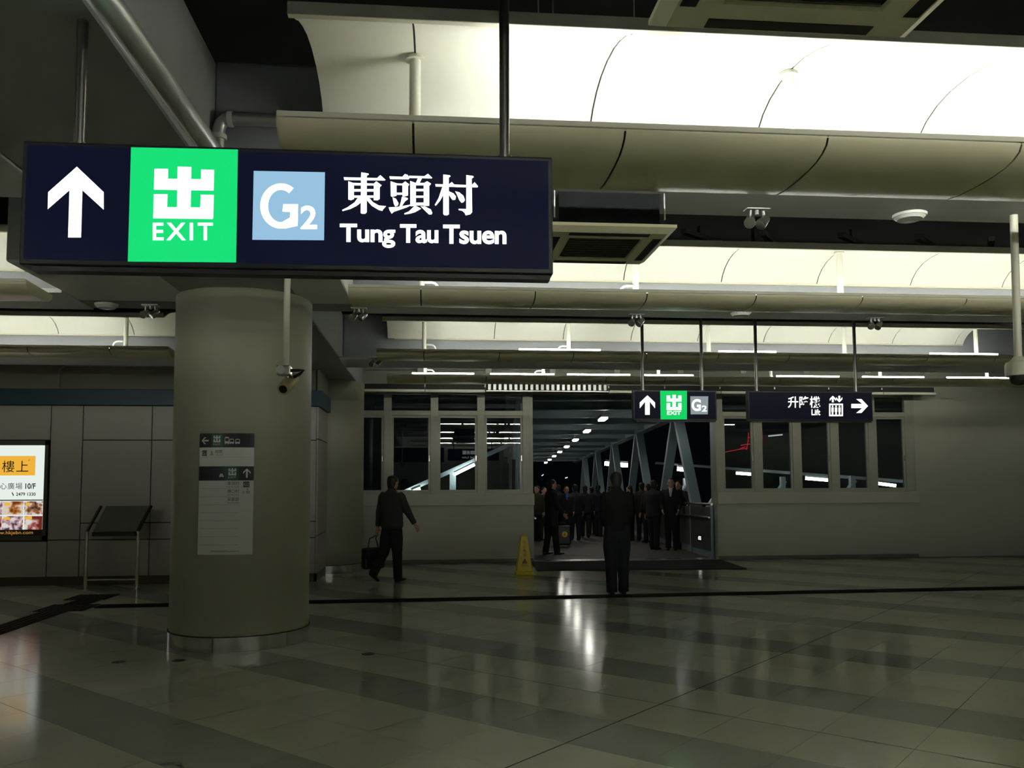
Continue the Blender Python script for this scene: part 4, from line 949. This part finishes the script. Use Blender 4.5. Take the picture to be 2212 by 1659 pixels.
    if shirt:
        mb=MB(); mb.tube([V(0,.105*w,1.20),V(0,.112*w,1.30),V(0,.095*w,1.40),V(0,.06,1.478)],[(.018,.02),(.032,.02),(.045,.022),(.05,.03)],12,(1,0,0)); mb.v=[(a,b,c+dz) for a,b,c in mb.v]; remesh(mb,'shirt',shirt,root,vox,None,None,1,1)
        mb=MB(); mb.tube([V(0,-.005,1.465),V(0,.0,1.515)],[.078,.066],16); mb.v=[(a,b,c+dz) for a,b,c in mb.v]; mb.build('collar',shirt,root,smooth=True).matrix_parent_inverse=Matrix.Identity(4)
    if face:
        for s in (-1,1):
            mb=MB(); c=Hd(s*.03,.086,.012); mb.tube([c-Rm@Vector((.012,0,0)),c,c+Rm@Vector((.012,0,0))],[.004,.008,.004],8); mb.v=[(a,b,c_+dz) for a,b,c_ in mb.v]; mb.build('eye',HAIR,root).matrix_parent_inverse=Matrix.Identity(4)
            mb=MB(); c=Hd(s*.032,.088,.034); mb.tube([c-Rm@Vector((.018,.004,0)),c,c+Rm@Vector((.018,-.004,0))],[.003,.005,.003],6); mb.v=[(a,b,c_+dz) for a,b,c_ in mb.v]; mb.build('eyebrow',HAIR,root).matrix_parent_inverse=Matrix.Identity(4)
    tag(root,label,'person',group)
    Mx=Matrix.Translation(Vector(loc))@Matrix.Rotation(rz,4,'Z')@Matrix.Scale(k,4)
    return root,{a:Mx@(b+shift) for a,b in P.items()}
# two men in the hall
p=onplane(846,1256,Z=0)
man,J=person((p.x,p.y,0),-.72,1.71,'person in a dark grey jacket walking with a black shoulder bag past the windows',top=DGR,bot=BLK,armL=(-.05,.20,.08,0),armR=(.36,.22,.15,0),legL=(-.20,.45),legR=(.08,.03),coat=.86,bulk=1.15,vox=.011,baggy=1.2,head=(0,.05))
hl=J['handL']
e=empty('briefcase',(hl.x-.05,hl.y-.02,.30)); bx,by=hl.x-.07,hl.y-.03
d1=Vector((.78,.62,0)).normalized(); d2_=Vector((-.62,.78,0))
top_z=hl.z-.22
MB().obox((bx,by,top_z-.17),d1,d2_,(0,0,1),.20,.07,.175).build('body',M_BLACK,e,bevel=.035)
MB().obox((bx-.05*d2_.x,by-.05*d2_.y,top_z-.10),d1,d2_,(0,0,1),.19,.075,.09).build('flap',mat('bag_flap',(.016,.016,.017,1),.6),e,bevel=.03)
c=Vector((bx,by,top_z)); MB().tube([c-d1*.10,c-d1*.07+Vector((0,0,.15)),Vector((hl.x,hl.y,hl.z-.01)),c+d1*.05+Vector((0,0,.15)),c+d1*.10],.010,8).build('handle',M_BLACK,e,smooth=True)
tag(e,'black soft briefcase carried by the walking person in grey jacket','bag')
p=onplane(1334,1286,Z=0)
person((p.x,p.y,0),-.04,1.72,'person in black jacket and loose dark jeans standing with back turned on tactile strip',top=BLK,bot=JEAN,armL=(.05,.10,.85,.35),armR=(.05,.10,.85,.35),legL=(-.05,.06),legR=(.06,.04),coat=.86,bulk=.93,vox=.011,baggy=1.3,head=(0,.25))
# the waiting crowd on the footbridge
G2='people waiting on the footbridge'
def bp(px,py,z=-.03): q=onplane(px,py,Z=z); s=(q-BO).dot(ba); q=onplane(px,py,Z=SL*s); return (q.x,q.y,SL*max(0,(q-BO).dot(ba)))
person(bp(1192,1198),-1.35,1.70,'person in a long black coat seen in profile at the left of the doorway',top=BLK,bot=BLK,armL=(.2,.15,.9,.2),armR=(.2,.1,.5,0),legL=(-.12,.05),legR=(.12,.0),coat=.62,bulk=1.12,group=G2)
person(bp(1161,1168),2.5,1.62,'person in a brown jacket half hidden by the left door jamb',top=BRN,bot=BLK,armL=(0,.1,.3,0),group=G2)
person(bp(1175,1166),-2.6,1.58,'person in a pale sweater beside the long coated person',top=WHT,bot=BLK,armR=(.3,.1,1.0,.3),group=G2)
person(bp(1224,1168),pi,1.60,'person facing the hall with a blue shirt front behind the suitcase',top=BLK,bot=BLK,shirt=BLU,face=True,armL=(.1,.1,.4,.2),group=G2)
person(bp(1243,1166),.25,1.66,'person in black with back turned just left of the group centre',top=BLK,bot=NVY,legL=(.08,0),legR=(-.08,0),group=G2)
person(bp(1265,1161),-.15,1.64,'person in a black suit with back turned and feet apart',top=BLK,bot=BLK,legL=(.16,0),legR=(-.14,0),armL=(.0,.18,.5,.2),group=G2)
r_,J2=person(bp(1293,1157),-.7,1.66,'person in black reading a white paper sheet',top=NVY,bot=BLK,armL=(.35,.1,1.2,.2),armR=(.35,.1,1.2,.3),head=(0,.3),group=G2)
hp=(J2['handL']+J2['handR'])/2
MB().obox(hp+Vector((0,0,.03)),(1,0,.1),(0,1,.5),(0,-.5,1),.11,.09,.002).build('paper_sheet',mat('paper_white',(.75,.75,.72,1),.7)); tag(bpy.data.objects['paper_sheet'],'white paper sheet held by a person in the footbridge crowd','paper')
person(bp(1363,1168),1.2,1.60,'person with lowered head partly hidden behind the standing person in black jacket',top=BLK,bot=BLK,shirt=WHT,head=(0,.2),group=G2)
person(bp(1388,1168),.1,1.70,'person in a brown jacket with back turned right of the standing person',top=BRN,bot=JEAN,bulk=1.12,baggy=1.1,legL=(.06,0),legR=(-.06,0),group=G2)
person(bp(1414,1187),-.9,1.70,'person in a black suit with white collar turned towards the pair at the parapet',top=BLK,bot=BLK,shirt=WHT,armL=(-.05,.12,.15,0),head=(.5,.05),coat=.78,group=G2)
person(bp(1452,1188),2.75,1.74,'person in dark suit with open pale shirt facing the hall by the parapet',top=BLK,bot=BLK,shirt=WHT,face=True,armL=(.1,.15,.7,.3),armR=(.1,.15,.7,.3),coat=.78,bulk=1.06,group=G2)
person(bp(1468,1185),2.2,1.68,'person in dark suit leaning an elbow on the right parapet',top=BLK,bot=BLK,shirt=WHT,face=True,armL=(.5,.7,.8,0),armR=(.1,.1,.8,.3),lean=-.05,coat=.78,group=G2)
person(bp(1206,1164),.3,1.66,'person in black hidden behind the long coated person',top=BLK,bot=BLK,group=G2)
person(bp(1279,1154),.5,1.62,'person in dark jacket between two suited backs in the crowd centre',top=BLK,bot=JEAN,group=G2)
person(bp(1320,1160),-.4,1.64,'person in black right behind the standing person in black jacket',top=BLK,bot=BLK,group=G2)
person(bp(1402,1172),.6,1.64,'person in dark coat behind the brown jacket at the right of the crowd',top=BLK,bot=BLK,coat=.7,group=G2)
# suitcase with the yellow disc
q=bp(1216,1181); e=empty('suitcase',q); x,y,z=q
MB().box(x-.2,x+.2,y-.12,y+.12,z+.05,z+.55).build('body',M_BLACK,e,bevel=.04)
for sx in (-.15,.15): MB().cyl((x+sx,y-.1,z+.035),(x+sx,y-.06,z+.035),.035,seg=14).build('wheel',SHOE,e)
MB().tube([(x-.12,y+.08,z+.55),(x-.12,y+.08,z+.62),(x+.12,y+.08,z+.62),(x+.12,y+.08,z+.55)],.012,8).build('handle',M_BLACK,e)
MB().cyl((x+.03,y-.128,z+.33),(x+.03,y-.12,z+.33),.075,seg=24).build('disc_tag',mat('tag_yellow',(.75,.50,.06,1),.5),e)
text_fit('4',x+.005,x+.055,z+.285,z+.375,lambda a,b:(a,y-.1295,b)).build('lettering',M_BLACK,e)
tag(e,'black suitcase with a round yellow tag behind the long coated person','suitcase')
